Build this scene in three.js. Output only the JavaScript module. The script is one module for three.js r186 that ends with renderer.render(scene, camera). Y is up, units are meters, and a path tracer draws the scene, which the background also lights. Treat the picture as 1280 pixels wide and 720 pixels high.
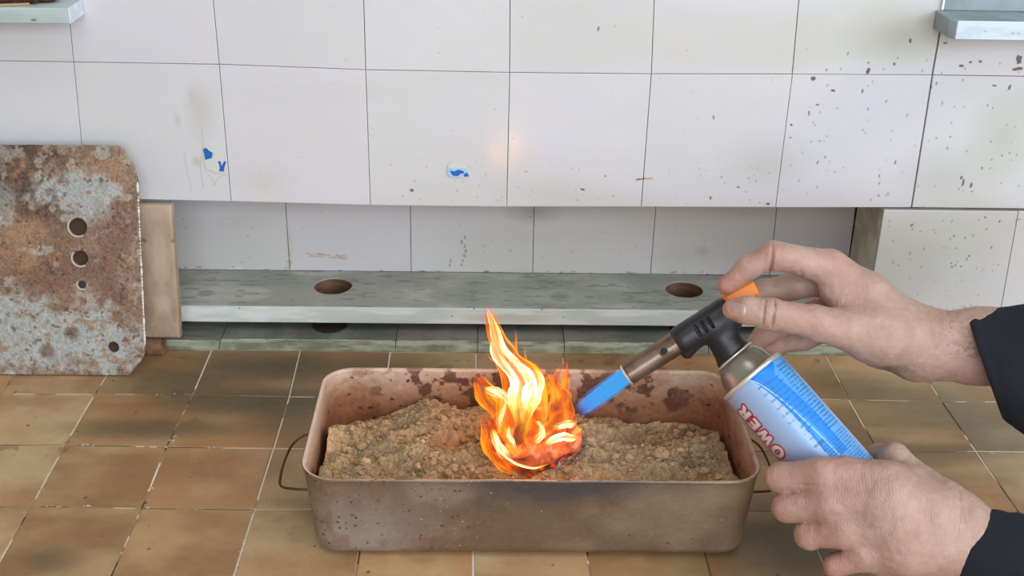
import * as THREE from 'three';
import { mergeGeometries, mergeVertices } from 'three/addons/utils/BufferGeometryUtils.js';
import { RoundedBoxGeometry } from 'three/addons/geometries/RoundedBoxGeometry.js';
import { RectAreaLightUniformsLib } from 'three/addons/lights/RectAreaLightUniformsLib.js';

RectAreaLightUniformsLib.init();
// ------------------------------------------------------------------ camera, light, exposure
const F = 1489, V3 = (x, y, z) => new THREE.Vector3(x, y, z);
const scene = new THREE.Scene();
const camera = new THREE.PerspectiveCamera(2 * Math.atan(360 / F) * 180 / Math.PI, 1280 / 720, 0.05, 30);
camera.position.set(-0.0294, 0.6452, 1.2230);
camera.rotation.set(-0.4411, -0.0272, 0.0215, 'YXZ');
camera.updateMatrixWorld(true);
const renderer = new THREE.WebGLRenderer({ antialias: true });
renderer.toneMapping = THREE.LinearToneMapping;
renderer.toneMappingExposure = 0.9;
renderer.shadowMap.enabled = true;
scene.background = new THREE.Color(0.62, 0.74, 0.9);

const WINDOW_FRONT = 5.0, WINDOW_RIGHT = 4.4, FILL_LAMP = 2.5, FIRE = 0.016;
const DAY = new THREE.Color(0.87, 0.95, 1.05);
function windowLight(w, h, pos, look, power) {
  const l = new THREE.RectAreaLight(DAY, power, w, h);
  l.position.copy(pos); l.lookAt(look); scene.add(l);
  return l;
}
windowLight(2.6, 1.5, V3(0.75, 1.1, 2.88), V3(0.75, 1.1, 0), WINDOW_FRONT).name = 'front_daylight';
windowLight(1.9, 1.5, V3(2.28, 1.3, 1.55), V3(0, 1.3, 1.55), WINDOW_RIGHT).name = 'right_daylight';
windowLight(1.2, 0.6, V3(-0.3, 2.415, 1.15), V3(-0.3, 0, 1.1501), FILL_LAMP).name = 'fill_lamp_light';  // added fill from above, no lamp is seen there

// ------------------------------------------------------------------ helpers
const camMat = camera.matrixWorld;
const C0 = camera.position.clone();
const ray = (x, y) => V3((x - 640) / F, -(y - 360) / F, -1).transformDirection(camMat).multiplyScalar(Math.hypot((x - 640) / F, (y - 360) / F, 1));
const at = (x, y, d) => ray(x, y).multiplyScalar(d).add(C0);            // a point seen at a place of the photograph, d metres deep
const onPlane = (x, y, axis, v) => { const r = ray(x, y); return r.multiplyScalar((v - C0[axis]) / r[axis]).add(C0); };
const camRight = V3(1, 0, 0).transformDirection(camMat), camUp = V3(0, 1, 0).transformDirection(camMat), camBack = V3(0, 0, 1).transformDirection(camMat);

let seed = 12345;
const rnd = () => { seed = (seed + 0x6d2b79f5) | 0; let t = Math.imul(seed ^ (seed >>> 15), 1 | seed); t = (t + Math.imul(t ^ (t >>> 7), 61 | t)) ^ t; return ((t ^ (t >>> 14)) >>> 0) / 4294967296; };
const rr = (a, b) => a + (b - a) * rnd();
const clamp = (x, a = 0, b = 1) => Math.min(b, Math.max(a, x));
const smooth = (a, b, x) => { const t = clamp((x - a) / (b - a)); return t * t * (3 - 2 * t); };
const lerp = (a, b, t) => a + (b - a) * t;
const hash3 = (x, y, z) => { let h = Math.imul(x, 374761393) ^ Math.imul(y, 668265263) ^ Math.imul(z, 1274126177); h = Math.imul(h ^ (h >>> 13), 1103515245); h ^= h >>> 16; return (h >>> 0) / 4294967296; };
function noise3(x, y, z = 0) {
  const ix = Math.floor(x), iy = Math.floor(y), iz = Math.floor(z), fx = x - ix, fy = y - iy, fz = z - iz;
  const u = fx * fx * (3 - 2 * fx), v = fy * fy * (3 - 2 * fy), w = fz * fz * (3 - 2 * fz);
  const L = (k) => lerp(lerp(hash3(ix, iy, iz + k), hash3(ix + 1, iy, iz + k), u), lerp(hash3(ix, iy + 1, iz + k), hash3(ix + 1, iy + 1, iz + k), u), v);
  return fz === 0 ? L(0) : lerp(L(0), L(1), w);
}
const fbm = (x, y, z = 0, o = 4) => { let a = 0.5, s = 0, n = 0; for (let i = 0; i < o; i++) { s += a * noise3(x, y, z); n += a; a *= 0.5; x = x * 2.03 + 17.1; y = y * 2.03 + 9.3; if (z) z = z * 2.03 + 3.7; } return s / n; };
function worley(x, y, s = 0) {
  const ix = Math.floor(x), iy = Math.floor(y); let d1 = 9, d2 = 9;
  for (let i = -1; i < 2; i++) for (let j = -1; j < 2; j++) {
    const dx = ix + i + hash3(ix + i, iy + j, 7 + s) - x, dy = iy + j + hash3(ix + i, iy + j, 19 + s) - y, d = Math.hypot(dx, dy);
    if (d < d1) { d2 = d1; d1 = d; } else if (d < d2) d2 = d;
  }
  return [d1, d2];
}
// scattered specks: 0..1 inside a speck; keep is the share of cells that hold one, sizes in cells
function specks(x, y, k, keep, r0, r1) {
  const ix = Math.floor(x), iy = Math.floor(y); let m = 0;
  for (let i = -1; i < 2; i++) for (let j = -1; j < 2; j++) {
    const cx = ix + i, cy = iy + j; if (hash3(cx, cy, k) > keep) continue;
    const q = hash3(cx, cy, k + 1), r = lerp(r0, r1, q * q * q), a = hash3(cx, cy, k + 4) * 3.1, dx = cx + hash3(cx, cy, k + 2) - x, dy = cy + hash3(cx, cy, k + 3) - y;
    const e = Math.hypot((dx * Math.cos(a) + dy * Math.sin(a)) * 0.8, (dy * Math.cos(a) - dx * Math.sin(a)) * 1.25) / r; m = Math.max(m, smooth(1.1, 0.6, e));
  }
  return m;
}
const taken = new Set();
function numbered(name) { let n = name, k = 0; while (taken.has(n)) n = `${name}_${String(++k).padStart(3, '0')}`; taken.add(n); return n; }
function thing(name, label, category, group) {
  const o = new THREE.Group(); o.name = numbered(name); scene.add(o);
  o.userData = { label, category }; if (group) o.userData.group = group;
  return o;
}
function struct(name) { const o = new THREE.Group(); o.name = numbered(name); o.userData.kind = 'structure'; scene.add(o); return o; }
function part(name, geo, mat, parent, label) {
  const m = new THREE.Mesh(geo, mat); m.castShadow = m.receiveShadow = true;
  if (parent) { const same = parent.children.filter((c) => c.name.replace(/_\d{3}$/, '') === name).length; m.name = same ? `${name}_${String(same).padStart(3, '0')}` : name; parent.add(m); } else { m.name = numbered(name); scene.add(m); }
  if (label) m.userData.label = label;
  return m;
}
// a colour texture computed pixel by pixel; f(u, v) returns [r, g, b] in sRGB 0..255, v runs up
function pixelTex(w, h, f, srgb = true) {
  const d = new Uint8Array(w * h * 4);
  for (let y = 0; y < h; y++) for (let x = 0; x < w; x++) {
    const c = f((x + 0.5) / w, (y + 0.5) / h), i = (y * w + x) * 4;
    if (typeof c === 'number') d[i] = d[i + 1] = d[i + 2] = clamp(c) * 255; else { d[i] = clamp(c[0], 0, 255); d[i + 1] = clamp(c[1], 0, 255); d[i + 2] = clamp(c[2], 0, 255); }
    d[i + 3] = 255;
  }
  const t = new THREE.DataTexture(d, w, h); t.magFilter = THREE.LinearFilter; t.minFilter = THREE.LinearFilter;
  t.wrapS = t.wrapT = THREE.MirroredRepeatWrapping; if (srgb) t.colorSpace = THREE.SRGBColorSpace; t.needsUpdate = true;
  return t;
}
function canvasTex(w, h, draw, srgb = true) {
  const c = document.createElement('canvas'); c.width = w; c.height = h; draw(c.getContext('2d'), w, h);
  const t = new THREE.CanvasTexture(c); t.wrapS = t.wrapT = THREE.RepeatWrapping; if (srgb) t.colorSpace = THREE.SRGBColorSpace;
  return t;
}
const mixc = (a, b, t) => [lerp(a[0], b[0], t), lerp(a[1], b[1], t), lerp(a[2], b[2], t)];
const std = (o) => new THREE.MeshStandardMaterial(o);

function geoFrom(pos, idx, uv, col) {
  const g = new THREE.BufferGeometry();
  g.setAttribute('position', new THREE.Float32BufferAttribute(pos, 3));
  if (uv) g.setAttribute('uv', new THREE.Float32BufferAttribute(uv, 2));
  if (col) g.setAttribute('color', new THREE.Float32BufferAttribute(col, 3));
  g.setIndex(idx); g.computeVertexNormals();
  return g;
}
function box(x0, x1, y0, y1, z0, z1) { const g = new THREE.BoxGeometry(x1 - x0, y1 - y0, z1 - z0); g.translate((x0 + x1) / 2, (y0 + y1) / 2, (z0 + z1) / 2); return g; }
function rbox(x0, x1, y0, y1, z0, z1, r = 0.001, s = 2) { const g = new RoundedBoxGeometry(x1 - x0, y1 - y0, z1 - z0, s, r); g.translate((x0 + x1) / 2, (y0 + y1) / 2, (z0 + z1) / 2); return g; }
function uvFrom(g, f) { const p = g.attributes.position, uv = new Float32Array(p.count * 2); for (let i = 0; i < p.count; i++) { const [u, v] = f(p.getX(i), p.getY(i), p.getZ(i)); uv[2 * i] = u; uv[2 * i + 1] = v; } g.setAttribute('uv', new THREE.BufferAttribute(uv, 2)); return g; }
// a tile: quad a,b,c,d (counter-clockwise seen from its face) inset by a bevel, with sides going back along -n
function tileGeo(q, n, thick, bevel, gap, uvf) {
  const cen = q.reduce((s, p) => s.add(p), V3(0, 0, 0)).multiplyScalar(0.25);
  const inset = (p, by) => { const i = q.indexOf(p), a = q[(i + 3) % 4], b = q[(i + 1) % 4]; const e1 = a.clone().sub(p).normalize(), e2 = b.clone().sub(p).normalize(); return p.clone().addScaledVector(e1, by).addScaledVector(e2, by); };
  const rings = [q.map((p) => inset(p, gap + bevel)), q.map((p) => inset(p, gap + bevel * 0.3).addScaledVector(n, -bevel * 0.3)), q.map((p) => inset(p, gap).addScaledVector(n, -bevel)), q.map((p) => inset(p, gap).addScaledVector(n, -thick))];
  const pos = [], idx = [], uv = [];
  const push = (p) => { pos.push(p.x, p.y, p.z); const t = uvf(p); uv.push(t[0], t[1]); return pos.length / 3 - 1; };
  const f = rings[0].map(push); idx.push(f[0], f[1], f[2], f[0], f[2], f[3]);
  for (let r = 0; r < 3; r++) for (let i = 0; i < 4; i++) {
    const j = (i + 1) % 4, a = push(rings[r][i]), b = push(rings[r + 1][i]), c = push(rings[r + 1][j]), d = push(rings[r][j]);
    idx.push(a, b, c, a, c, d);
  }
  const b = rings[3].map(push); idx.push(b[0], b[2], b[1], b[0], b[3], b[2]);
  return geoFrom(pos, idx, uv);
}
// surface nets: meshes the zero set of sdf in a box with cells of h
function surfaceNets(sdf, mn, mx, h) {
  const nx = Math.ceil((mx.x - mn.x) / h) + 1, ny = Math.ceil((mx.y - mn.y) / h) + 1, nz = Math.ceil((mx.z - mn.z) / h) + 1;
  const g = new Float32Array(nx * ny * nz), id = (i, j, k) => i + nx * (j + ny * k);
  for (let k = 0; k < nz; k++) for (let j = 0; j < ny; j++) for (let i = 0; i < nx; i++) g[id(i, j, k)] = sdf(mn.x + i * h, mn.y + j * h, mn.z + k * h);
  const vi = new Int32Array(nx * ny * nz).fill(-1), pos = [], idx = [];
  const E = [[0, 1], [2, 3], [4, 5], [6, 7], [0, 2], [1, 3], [4, 6], [5, 7], [0, 4], [1, 5], [2, 6], [3, 7]];
  for (let k = 0; k < nz - 1; k++) for (let j = 0; j < ny - 1; j++) for (let i = 0; i < nx - 1; i++) {
    const c = []; let m = 0;
    for (let q = 0; q < 8; q++) { const v = g[id(i + (q & 1), j + ((q >> 1) & 1), k + (q >> 2))]; c.push(v); if (v < 0) m |= 1 << q; }
    if (m === 0 || m === 255) continue;
    let x = 0, y = 0, z = 0, n = 0;
    for (const [a, b] of E) if ((c[a] < 0) !== (c[b] < 0)) { const t = c[a] / (c[a] - c[b]); x += lerp(a & 1, b & 1, t); y += lerp((a >> 1) & 1, (b >> 1) & 1, t); z += lerp(a >> 2, b >> 2, t); n++; }
    vi[id(i, j, k)] = pos.length / 3; pos.push(mn.x + (i + x / n) * h, mn.y + (j + y / n) * h, mn.z + (k + z / n) * h);
  }
  const quad = (a, b, c, d, flip) => { if (a < 0 || b < 0 || c < 0 || d < 0) return; if (flip) idx.push(a, c, b, a, d, c); else idx.push(a, b, c, a, c, d); };
  for (let k = 1; k < nz - 1; k++) for (let j = 1; j < ny - 1; j++) for (let i = 1; i < nx - 1; i++) {
    const s = g[id(i, j, k)] < 0;
    if (s !== (g[id(i + 1, j, k)] < 0)) quad(vi[id(i, j - 1, k - 1)], vi[id(i, j, k - 1)], vi[id(i, j, k)], vi[id(i, j - 1, k)], !s);
    if (s !== (g[id(i, j + 1, k)] < 0)) quad(vi[id(i - 1, j, k - 1)], vi[id(i - 1, j, k)], vi[id(i, j, k)], vi[id(i, j, k - 1)], !s);
    if (s !== (g[id(i, j, k + 1)] < 0)) quad(vi[id(i - 1, j - 1, k)], vi[id(i, j - 1, k)], vi[id(i, j, k)], vi[id(i - 1, j, k)], !s);
  }
  const geo = new THREE.BufferGeometry(); geo.setAttribute('position', new THREE.Float32BufferAttribute(pos, 3)); geo.setIndex(idx);
  const nrm = new Float32Array(pos.length), e = h * 0.5;
  for (let i = 0; i < pos.length; i += 3) {
    const x = pos[i], y = pos[i + 1], z = pos[i + 2];
    const a = sdf(x + e, y, z) - sdf(x - e, y, z), b = sdf(x, y + e, z) - sdf(x, y - e, z), c = sdf(x, y, z + e) - sdf(x, y, z - e), l = Math.hypot(a, b, c) || 1;
    nrm[i] = a / l; nrm[i + 1] = b / l; nrm[i + 2] = c / l;
  }
  geo.setAttribute('normal', new THREE.BufferAttribute(nrm, 3));
  return geo;
}
const smin = (a, b, k) => { const h = Math.max(k - Math.abs(a - b), 0) / k; return Math.min(a, b) - h * h * k * 0.25; };
const cap = (a, b, ra, rb) => { const dx = b.x - a.x, dy = b.y - a.y, dz = b.z - a.z, l2 = dx * dx + dy * dy + dz * dz; return (x, y, z) => { const px = x - a.x, py = y - a.y, pz = z - a.z, t = clamp((px * dx + py * dy + pz * dz) / l2); return Math.hypot(px - t * dx, py - t * dy, pz - t * dz) - lerp(ra, rb, t); }; };
// loft: rings of points joined; closed round, ends capped when asked
function loft(rings, capA, capB, uvf) {
  const n = rings[0].length, pos = [], uv = [], idx = [];
  rings.forEach((r, i) => { for (let j = 0; j <= n; j++) { const p = r[j % n]; pos.push(p.x, p.y, p.z); const t = uvf ? uvf(j / n, i / (rings.length - 1), p) : [j / n, i / (rings.length - 1)]; uv.push(t[0], t[1]); } });
  for (let i = 0; i < rings.length - 1; i++) for (let j = 0; j < n; j++) { const a = i * (n + 1) + j, b = a + 1, c = a + n + 1, d = c + 1; idx.push(a, b, d, a, d, c); }
  const capR = (r, i, flip) => { const c = r.reduce((s, p) => s.add(p), V3(0, 0, 0)).multiplyScalar(1 / n), k = pos.length / 3; pos.push(c.x, c.y, c.z); uv.push(0.5, i ? 1 : 0); for (let j = 0; j <= n; j++) { const p = r[j % n]; pos.push(p.x, p.y, p.z); uv.push(j / n, i ? 1 : 0); } for (let j = 0; j < n; j++) flip ? idx.push(k, k + 1 + j, k + 2 + j) : idx.push(k, k + 2 + j, k + 1 + j); };
  if (capA) capR(rings[0], 0, false);
  if (capB) capR(rings[rings.length - 1], 1, true);
  return geoFrom(pos, idx, uv);
}

// ------------------------------------------------------------------ wall, niche, floor, room
// marks of wear, darker tones and a painted ledge shadow are placed where the photograph shows them, in metres on the wall
const WX0 = -0.7, WX1 = 0.7, WY0 = 0, WY1 = 0.5, WW = 2048, WH = 732;
const wallUv = (p) => [(p.x - WX0) / (WX1 - WX0), (p.y - WY0) / (WY1 - WY0)];
const wallTex = canvasTex(WW, WH, (c, w, h) => {
  const im = c.createImageData(w, h);
  for (let y = 0; y < h; y++) for (let x = 0; x < w; x++) {
    const X = x / w * 1.4, Y = (1 - y / h) * 0.5, n = fbm(X * 9, Y * 9, 0, 4), m = fbm(X * 60 + 9, Y * 60, 0, 3), s = fbm(X * 4 + 40, Y * 14, 0, 3);
    let col = [217 + 7 * (n - 0.5), 216 + 6 * (n - 0.5), 217 + 6 * (m - 0.5)];
    col = mixc(col, [196, 197, 180], 0.55 * smooth(0.5, 0.8, s) * (0.35 + 0.65 * smooth(0.6, 1.25, X)));
    if (Y < 0.168) col = mixc(col, [204, 200, 192], 0.15 + 0.3 * smooth(0.4, 0.7, s));
    const i = (y * w + x) * 4; im.data[i] = col[0]; im.data[i + 1] = col[1]; im.data[i + 2] = col[2]; im.data[i + 3] = 255;
  }
  c.putImageData(im, 0, 0);
  const P = (x, y, z = 0) => { const p = onPlane(x, y, 'z', z); return [(p.x - WX0) / (WX1 - WX0) * w, (1 - (p.y - WY0) / (WY1 - WY0)) * h]; };
  const dab = (x, y, rx, ry, a, col, al, z) => { const [X, Y] = P(x, y, z); c.save(); c.translate(X, Y); c.rotate(a); c.fillStyle = `rgba(${col},${al})`; c.beginPath(); for (let k = 0; k < 9; k++) { const t = k / 9 * 6.283, q = rr(0.65, 1.25); c.lineTo(Math.cos(t) * rx * q, Math.sin(t) * ry * q); } c.closePath(); c.fill(); c.restore(); };
  const cloud = (x, y, r, col, al, sx = 1, z = 0) => { const [X, Y] = P(x, y, z); c.save(); c.translate(X, Y); c.scale(sx, 1); const g = c.createRadialGradient(0, 0, 0, 0, 0, r); g.addColorStop(0, `rgba(${col},${al})`); g.addColorStop(1, `rgba(${col},0)`); c.fillStyle = g; c.fillRect(-r, -r, 2 * r, 2 * r); c.restore(); };
  cloud(1130, 42, 60, '150,152,120', 0.35, 1.8); cloud(1255, 170, 90, '178,182,160', 0.5, 0.8); cloud(960, 205, 60, '180,178,165', 0.35, 1.6); cloud(1180, 225, 70, '180,182,168', 0.4, 1.5);  // the first cloud paints the shadow left of the right ledge
  cloud(250, 140, 60, '190,188,180', 0.5, 0.5); cloud(690, 245, 50, '190,185,175', 0.3, 2.5); cloud(330, 225, 40, '200,190,175', 0.3, 1.5); cloud(1160, 330, 120, '185,188,175', 0.4, 1);
  for (const [x, y, a, b] of [[1085, 89, 3.5, 4.5], [1016, 98, 4, 3], [1041, 113, 4, 2], [1118, 80, 2.5, 2], [1078, 114, 1.2, 4], [1022, 131, 3, 1.5], [1011, 142, 1.2, 4], [1274, 75, 5, 8], [1272, 86, 8, 3], [1202, 82, 4, 2], [1213, 78, 3, 2], [1225, 77, 3, 2], [1243, 107, 5, 1.5], [1262, 109, 2, 4], [1138, 51, 2, 4], [1182, 54, 4, 1.5], [1204, 228, 2, 7], [1214, 231, 2, 5], [1202, 222, 2, 3], [960, 255, 4, 2.5], [888, 247, 1.5, 4], [923, 234, 3, 1.2], [748, 36, 1.5, 5], [728, 237, 3.5, 2], [515, 238, 3, 2.5], [892, 147, 1.2, 4], [800, 224, 8, 1.5], [1119, 203, 1.2, 4], [1099, 220, 1, 3], [1022, 203, 1, 3], [988, 172, 2, 1], [989, 156, 2, 2]])
    dab(x, y, a, b, rr(-0.2, 0.2), '92,78,66', 0.8);
  for (let k = 0; k < 90; k++) { const x = rr(1000, 1275), y = rr(60, 258); dab(x, y, rr(0.8, 2), rr(0.8, 3), rr(-0.5, 0.5), '105,98,86', rr(0.25, 0.7)); }
  for (let k = 0; k < 70; k++) { const x = rr(480, 1000), y = rr(200, 258); dab(x, y, rr(0.7, 1.7), rr(0.7, 2.2), rr(-0.5, 0.5), '115,104,90', rr(0.2, 0.6)); }
  for (let k = 0; k < 60; k++) { const x = rr(110, 1000), y = rr(5, 240); dab(x, y, rr(0.6, 1.5), rr(0.6, 1.5), 0, '130,125,118', rr(0.15, 0.5)); }
  for (let k = 0; k < 45; k++) { const x = rr(1108, 1275), y = rr(266, 340); dab(x, y, rr(0.8, 2), rr(1, 3.2), rr(-0.3, 0.3), '90,85,78', rr(0.3, 0.75)); }
  for (let k = 0; k < 40; k++) { const x = rr(1110, 1275), y = rr(330, 385); dab(x, y, rr(0.6, 1.4), rr(0.6, 1.6), 0, '110,106,98', rr(0.2, 0.5)); }
  const line = (pts, col, al, wd, z) => { c.strokeStyle = `rgba(${col},${al})`; c.lineWidth = wd; c.beginPath(); pts.forEach((p, i) => { const [X, Y] = P(p[0], p[1], z); i ? c.lineTo(X, Y) : c.moveTo(X, Y); }); c.stroke(); };
  line([[252, 160], [254, 185], [250, 205], [254, 235]], '180,178,174', 0.45, 2); line([[230, 190], [234, 215], [240, 240]], '192,190,186', 0.5, 2); cloud(222, 150, 16, '172,170,165', 0.35, 0.5); cloud(240, 120, 18, '178,176,172', 0.3, 0.5);
  cloud(246, 202, 12, '196,166,128', 0.5, 0.8); line([[800, 224], [816, 223]], '205,150,110', 0.8, 2.5);
  line([[262, 220], [256, 214], [266, 224], [268, 232], [272, 222], [284, 218]], '176,166,150', 0.4, 1.5);
  // the tiles in the niche
  const Z = -0.105;
  for (let k = 0; k < 50; k++) dab(rr(215, 1060), rr(262, 340), rr(0.7, 1.6), rr(0.7, 2), 0, '105,98,92', rr(0.2, 0.6), Z);
  for (const [x, y] of [[577, 331], [578, 326], [580, 320], [582, 314], [581, 308], [578, 303], [581, 297]]) dab(x + rr(-1, 1), y, rr(1.4, 2.6), rr(3, 5.5), rr(-0.4, 0.4), '128,128,130', 0.6, Z); for (const [x, y] of [[562, 331], [563, 326]]) dab(x, y, 2, 4, 0.2, '140,140,140', 0.5, Z);
  for (let q = 0; q < 26; q++) { const x = rr(384, 430); dab(x, 317.5 + (x - 384) * 0.09 + rr(-2, 2.5), rr(3, 9), rr(0.7, 1.6), 0.08, '186,142,106', rr(0.2, 0.5), Z); } for (let q = 0; q < 12; q++) dab(361 + rr(-1.5, 2.5), rr(312, 334), rr(1, 2.4), rr(2, 5), 0, '184,150,112', rr(0.25, 0.5), Z); cloud(361, 300, 30, '205,190,165', 0.5, 0.3, Z);
  cloud(878, 314, 12, '160,154,146', 0.5, 1.5, Z); cloud(668, 264, 28, '130,128,125', 0.4, 2.2, Z); cloud(1010, 290, 160, '168,160,150', 0.5, 1.3, Z); cloud(900, 280, 120, '180,172,162', 0.4, 1.5, Z);
  for (let k = 0; k < 90; k++) { const x = rr(215, 1060); dab(x, lerp(334, 342, clamp((x - 215) / 300)) + rr(-3, 1), rr(2, 7), rr(0.7, 1.8), 0, rnd() < 0.5 ? '120,112,105' : '235,235,235', rr(0.3, 0.7), Z); }
});
const wallRough = pixelTex(512, 256, (u, v) => 0.1 + 0.08 * fbm(u * 12, v * 5, 0, 3), false);
const wallMats = [0xffffff, 0xfdfdfc, 0xfefdff, 0xfbfcfb].map((c) => new THREE.MeshPhysicalMaterial({ color: c, map: wallTex, roughnessMap: wallRough, roughness: 1, metalness: 0, specularIntensity: 1 }));
const plaster = std({ color: 0xd4d3cf, roughness: 0.8 });
const groutWall = std({ color: 0x9b938a, roughness: 0.95, map: pixelTex(512, 512, (u, v) => { const n = fbm(u * 60, v * 60, 0, 3); return n > 0.5 ? [235, 228, 218] : [150, 138, 126]; }) });

const wall = struct('wall_back');
part('backing', mergeGeometries([box(-2.3, 2.3, 0.172, 2.5, -0.2, -0.0085), box(0.4215, 2.3, 0, 0.172, -0.2, -0.0085), box(-2.3, -0.455, 0, 0.172, -0.2, -0.0085)]), groutWall, wall);
{
  const top = [[87, 28], [268, 20], [455, 20], [637.3, 20], [817, 20], [997, 20], [1177, 30]];
  const mid = [[92, 77.6], [273.8, 80.6], [457, 87.4], [637, 90.8], [814.2, 92.6], [990.5, 93], [1165.6, 93.8]];
  const low = [[108.5, 248], [288.7, 252], [463, 256.9], [633.3, 258.8], [801.5, 258.8], [969.5, 259.5], [1139.4, 259.5]];
  const W = (p) => onPlane(p[0], p[1], 'z', 0);
  const N = [-5, 12], line = (pts, yfix) => {
    const out = {}; pts.forEach((p, i) => { out[i] = W(p); if (yfix) out[i].y = yfix(i); });
    for (let i = -1; i >= N[0]; i--) out[i] = V3(out[i + 1].x - 0.15, out[i + 1].y, 0);
    for (let i = pts.length; i <= N[1]; i++) out[i] = V3(out[i - 1].x + 0.15, out[i - 1].y, 0);
    return out;
  };
  const A = line(low), B = line(mid), T = line(top), D = {};
  for (let i = N[0]; i <= N[1]; i++) { const t = T[i], b = B[i]; const s = 0.151 / Math.max(0.01, t.y - b.y); T[i] = V3(b.x + (t.x - b.x) * s, b.y + 0.151, 0); D[i] = V3(T[i].x + rr(-0.001, 0.001), T[i].y + 0.15, 0); }
  // the wide dark joint at the right
  const gaps = { 5: [0, 0.0005], 6: [0.0005, 0] };
  let k = 0;
  for (const [lo, hi] of [[A, B], [B, T], [T, D]]) for (let i = N[0]; i < N[1]; i++) {
    const g = gaps[i] || [0, 0], q = [lo[i].clone(), lo[i + 1].clone(), hi[i + 1].clone(), hi[i].clone()];
    q[0].x += g[0]; q[3].x += g[0]; q[1].x -= g[1]; q[2].x -= g[1];
    const dz = rr(-0.0005, 0.0003); q.forEach((p) => { p.z = dz + rr(-0.0003, 0.0002); });
    part('tile', tileGeo(q, V3(0, 0, 1), 0.008, 0.0006, rr(0.0002, 0.00035), wallUv), wallMats[k++ % 4], wall);
  }
  // lower right, beside the niche
  const X = [onPlane(1105, 262, 'z', 0).x, onPlane(1273.7, 261, 'z', 0).x], low2 = onPlane(1252, 377, 'z', 0).x;
  const xs = [X[0], X[1], X[1] + 0.15, X[1] + 0.3, X[1] + 0.45, X[1] + 0.6], xb = [X[0], low2 + 0.002, low2 + 0.152, low2 + 0.302, low2 + 0.452, low2 + 0.602];
  for (let i = 0; i < 5; i++) part('tile', tileGeo([V3(xb[i], 0.018, 0), V3(xb[i + 1], 0.018, 0), V3(xs[i + 1], 0.168, 0), V3(xs[i], 0.168, 0)], V3(0, 0, 1), 0.008, 0.0006, 0.0003, wallUv), wallMats[k++ % 4], wall);
  part('tile_strip', tileGeo([V3(X[0], 0, 0), V3(1.15, 0, 0), V3(1.15, 0.018, 0), V3(X[0], 0.018, 0)], V3(0, 0, 1), 0.008, 0.0006, 0.0003, wallUv), wallMats[1], wall);
  for (let i = 0; i < 4; i++) part('tile', tileGeo([V3(-0.605 - 0.15 * i, 0, 0), V3(-0.455 - 0.15 * i, 0, 0), V3(-0.455 - 0.15 * i, 0.166, 0), V3(-0.605 - 0.15 * i, 0.166, 0)], V3(0, 0, 1), 0.008, 0.0006, 0.0003, wallUv), wallMats[k++ % 4], wall);
  // the niche's back tiles and its right jamb
  const NZ = -0.105, nb = [[213, 257], [357.5, 259], [513, 259], [667, 260.6], [820, 261], [970, 261]].map((p) => onPlane(p[0], p[1], 'z', NZ)), nl = [[222, 335], [362, 337.5], [514, 341], [665.7, 343], [813, 343], [962, 343]].map((p) => onPlane(p[0], p[1], 'z', NZ));
  nb.unshift(V3(-0.5, 0.1, NZ)); nl.unshift(V3(-0.5, 0.03, NZ)); nb.push(V3(0.4165, 0.1, NZ)); nl.push(V3(0.4195, 0.03, NZ));
  for (let i = 0; i < nb.length - 1; i++) part('tile', tileGeo([V3(nl[i].x, 0.0385, NZ), V3(nl[i + 1].x, 0.0385, NZ), V3(nb[i + 1].x, 0.19, NZ), V3(nb[i].x, 0.19, NZ)], V3(0, 0, 1), 0.008, 0.0005, 0.0003, wallUv), wallMats[k++ % 4], wall);
  part('niche_backing', box(-0.5, 0.43, -0.02, 0.2, -0.2, NZ - 0.0085), groutWall, wall);
  const jam = std({ color: 0xf4f2ea, roughness: 0.6, map: pixelTex(128, 256, (u, v) => { const n = fbm(u * 6, v * 10, 0, 4); return mixc([236, 232, 222], [206, 204, 192], smooth(0.35, 0.75, n)); }) });
  part('jamb', tileGeo([V3(0.4195, 0.0, NZ), V3(0.4146, 0.0, -0.0005), V3(0.4146, 0.168, -0.0005), V3(0.4195, 0.168, NZ)], V3(-1, 0, 0.03).normalize(), 0.006, 0.0008, 0.0002, (p) => [p.z * 6, p.y * 6]), jam, wall);
}
// floor tiles
const FX0 = -0.7, FX1 = 0.7, FZ1 = 0.7;
const floorUv = (p) => [(p.x - FX0) / (FX1 - FX0), p.z / FZ1];
const darkPatchAt = [];                                           // dark patches; by the niche stain mixed with its painted reflection, [x, z, rx, rz, strength]
for (const [x, y, rx, rz, s] of [[300, 500, 0.13, 0.035, 0.75], [200, 535, 0.09, 0.02, 0.55], [340, 460, 0.12, 0.05, 0.8], [480, 460, 0.1, 0.05, 0.5], [215, 475, 0.07, 0.03, 0.55], [60, 700, 0.03, 0.02, 0.4], [1000, 660, 0.08, 0.06, 0.55], [1120, 610, 0.1, 0.03, 0.5], [1180, 560, 0.09, 0.02, 0.3], [360, 520, 0.05, 0.05, 0.5], [1150, 510, 0.13, 0.06, 0.5], [1230, 540, 0.1, 0.06, 0.45], [1060, 480, 0.08, 0.04, 0.45], [960, 690, 0.1, 0.05, 0.5], [1080, 560, 0.12, 0.07, 0.4]]) { const p = onPlane(x, y, 'y', 0); darkPatchAt.push([p.x, p.z, rx, rz, s]); }
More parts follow.
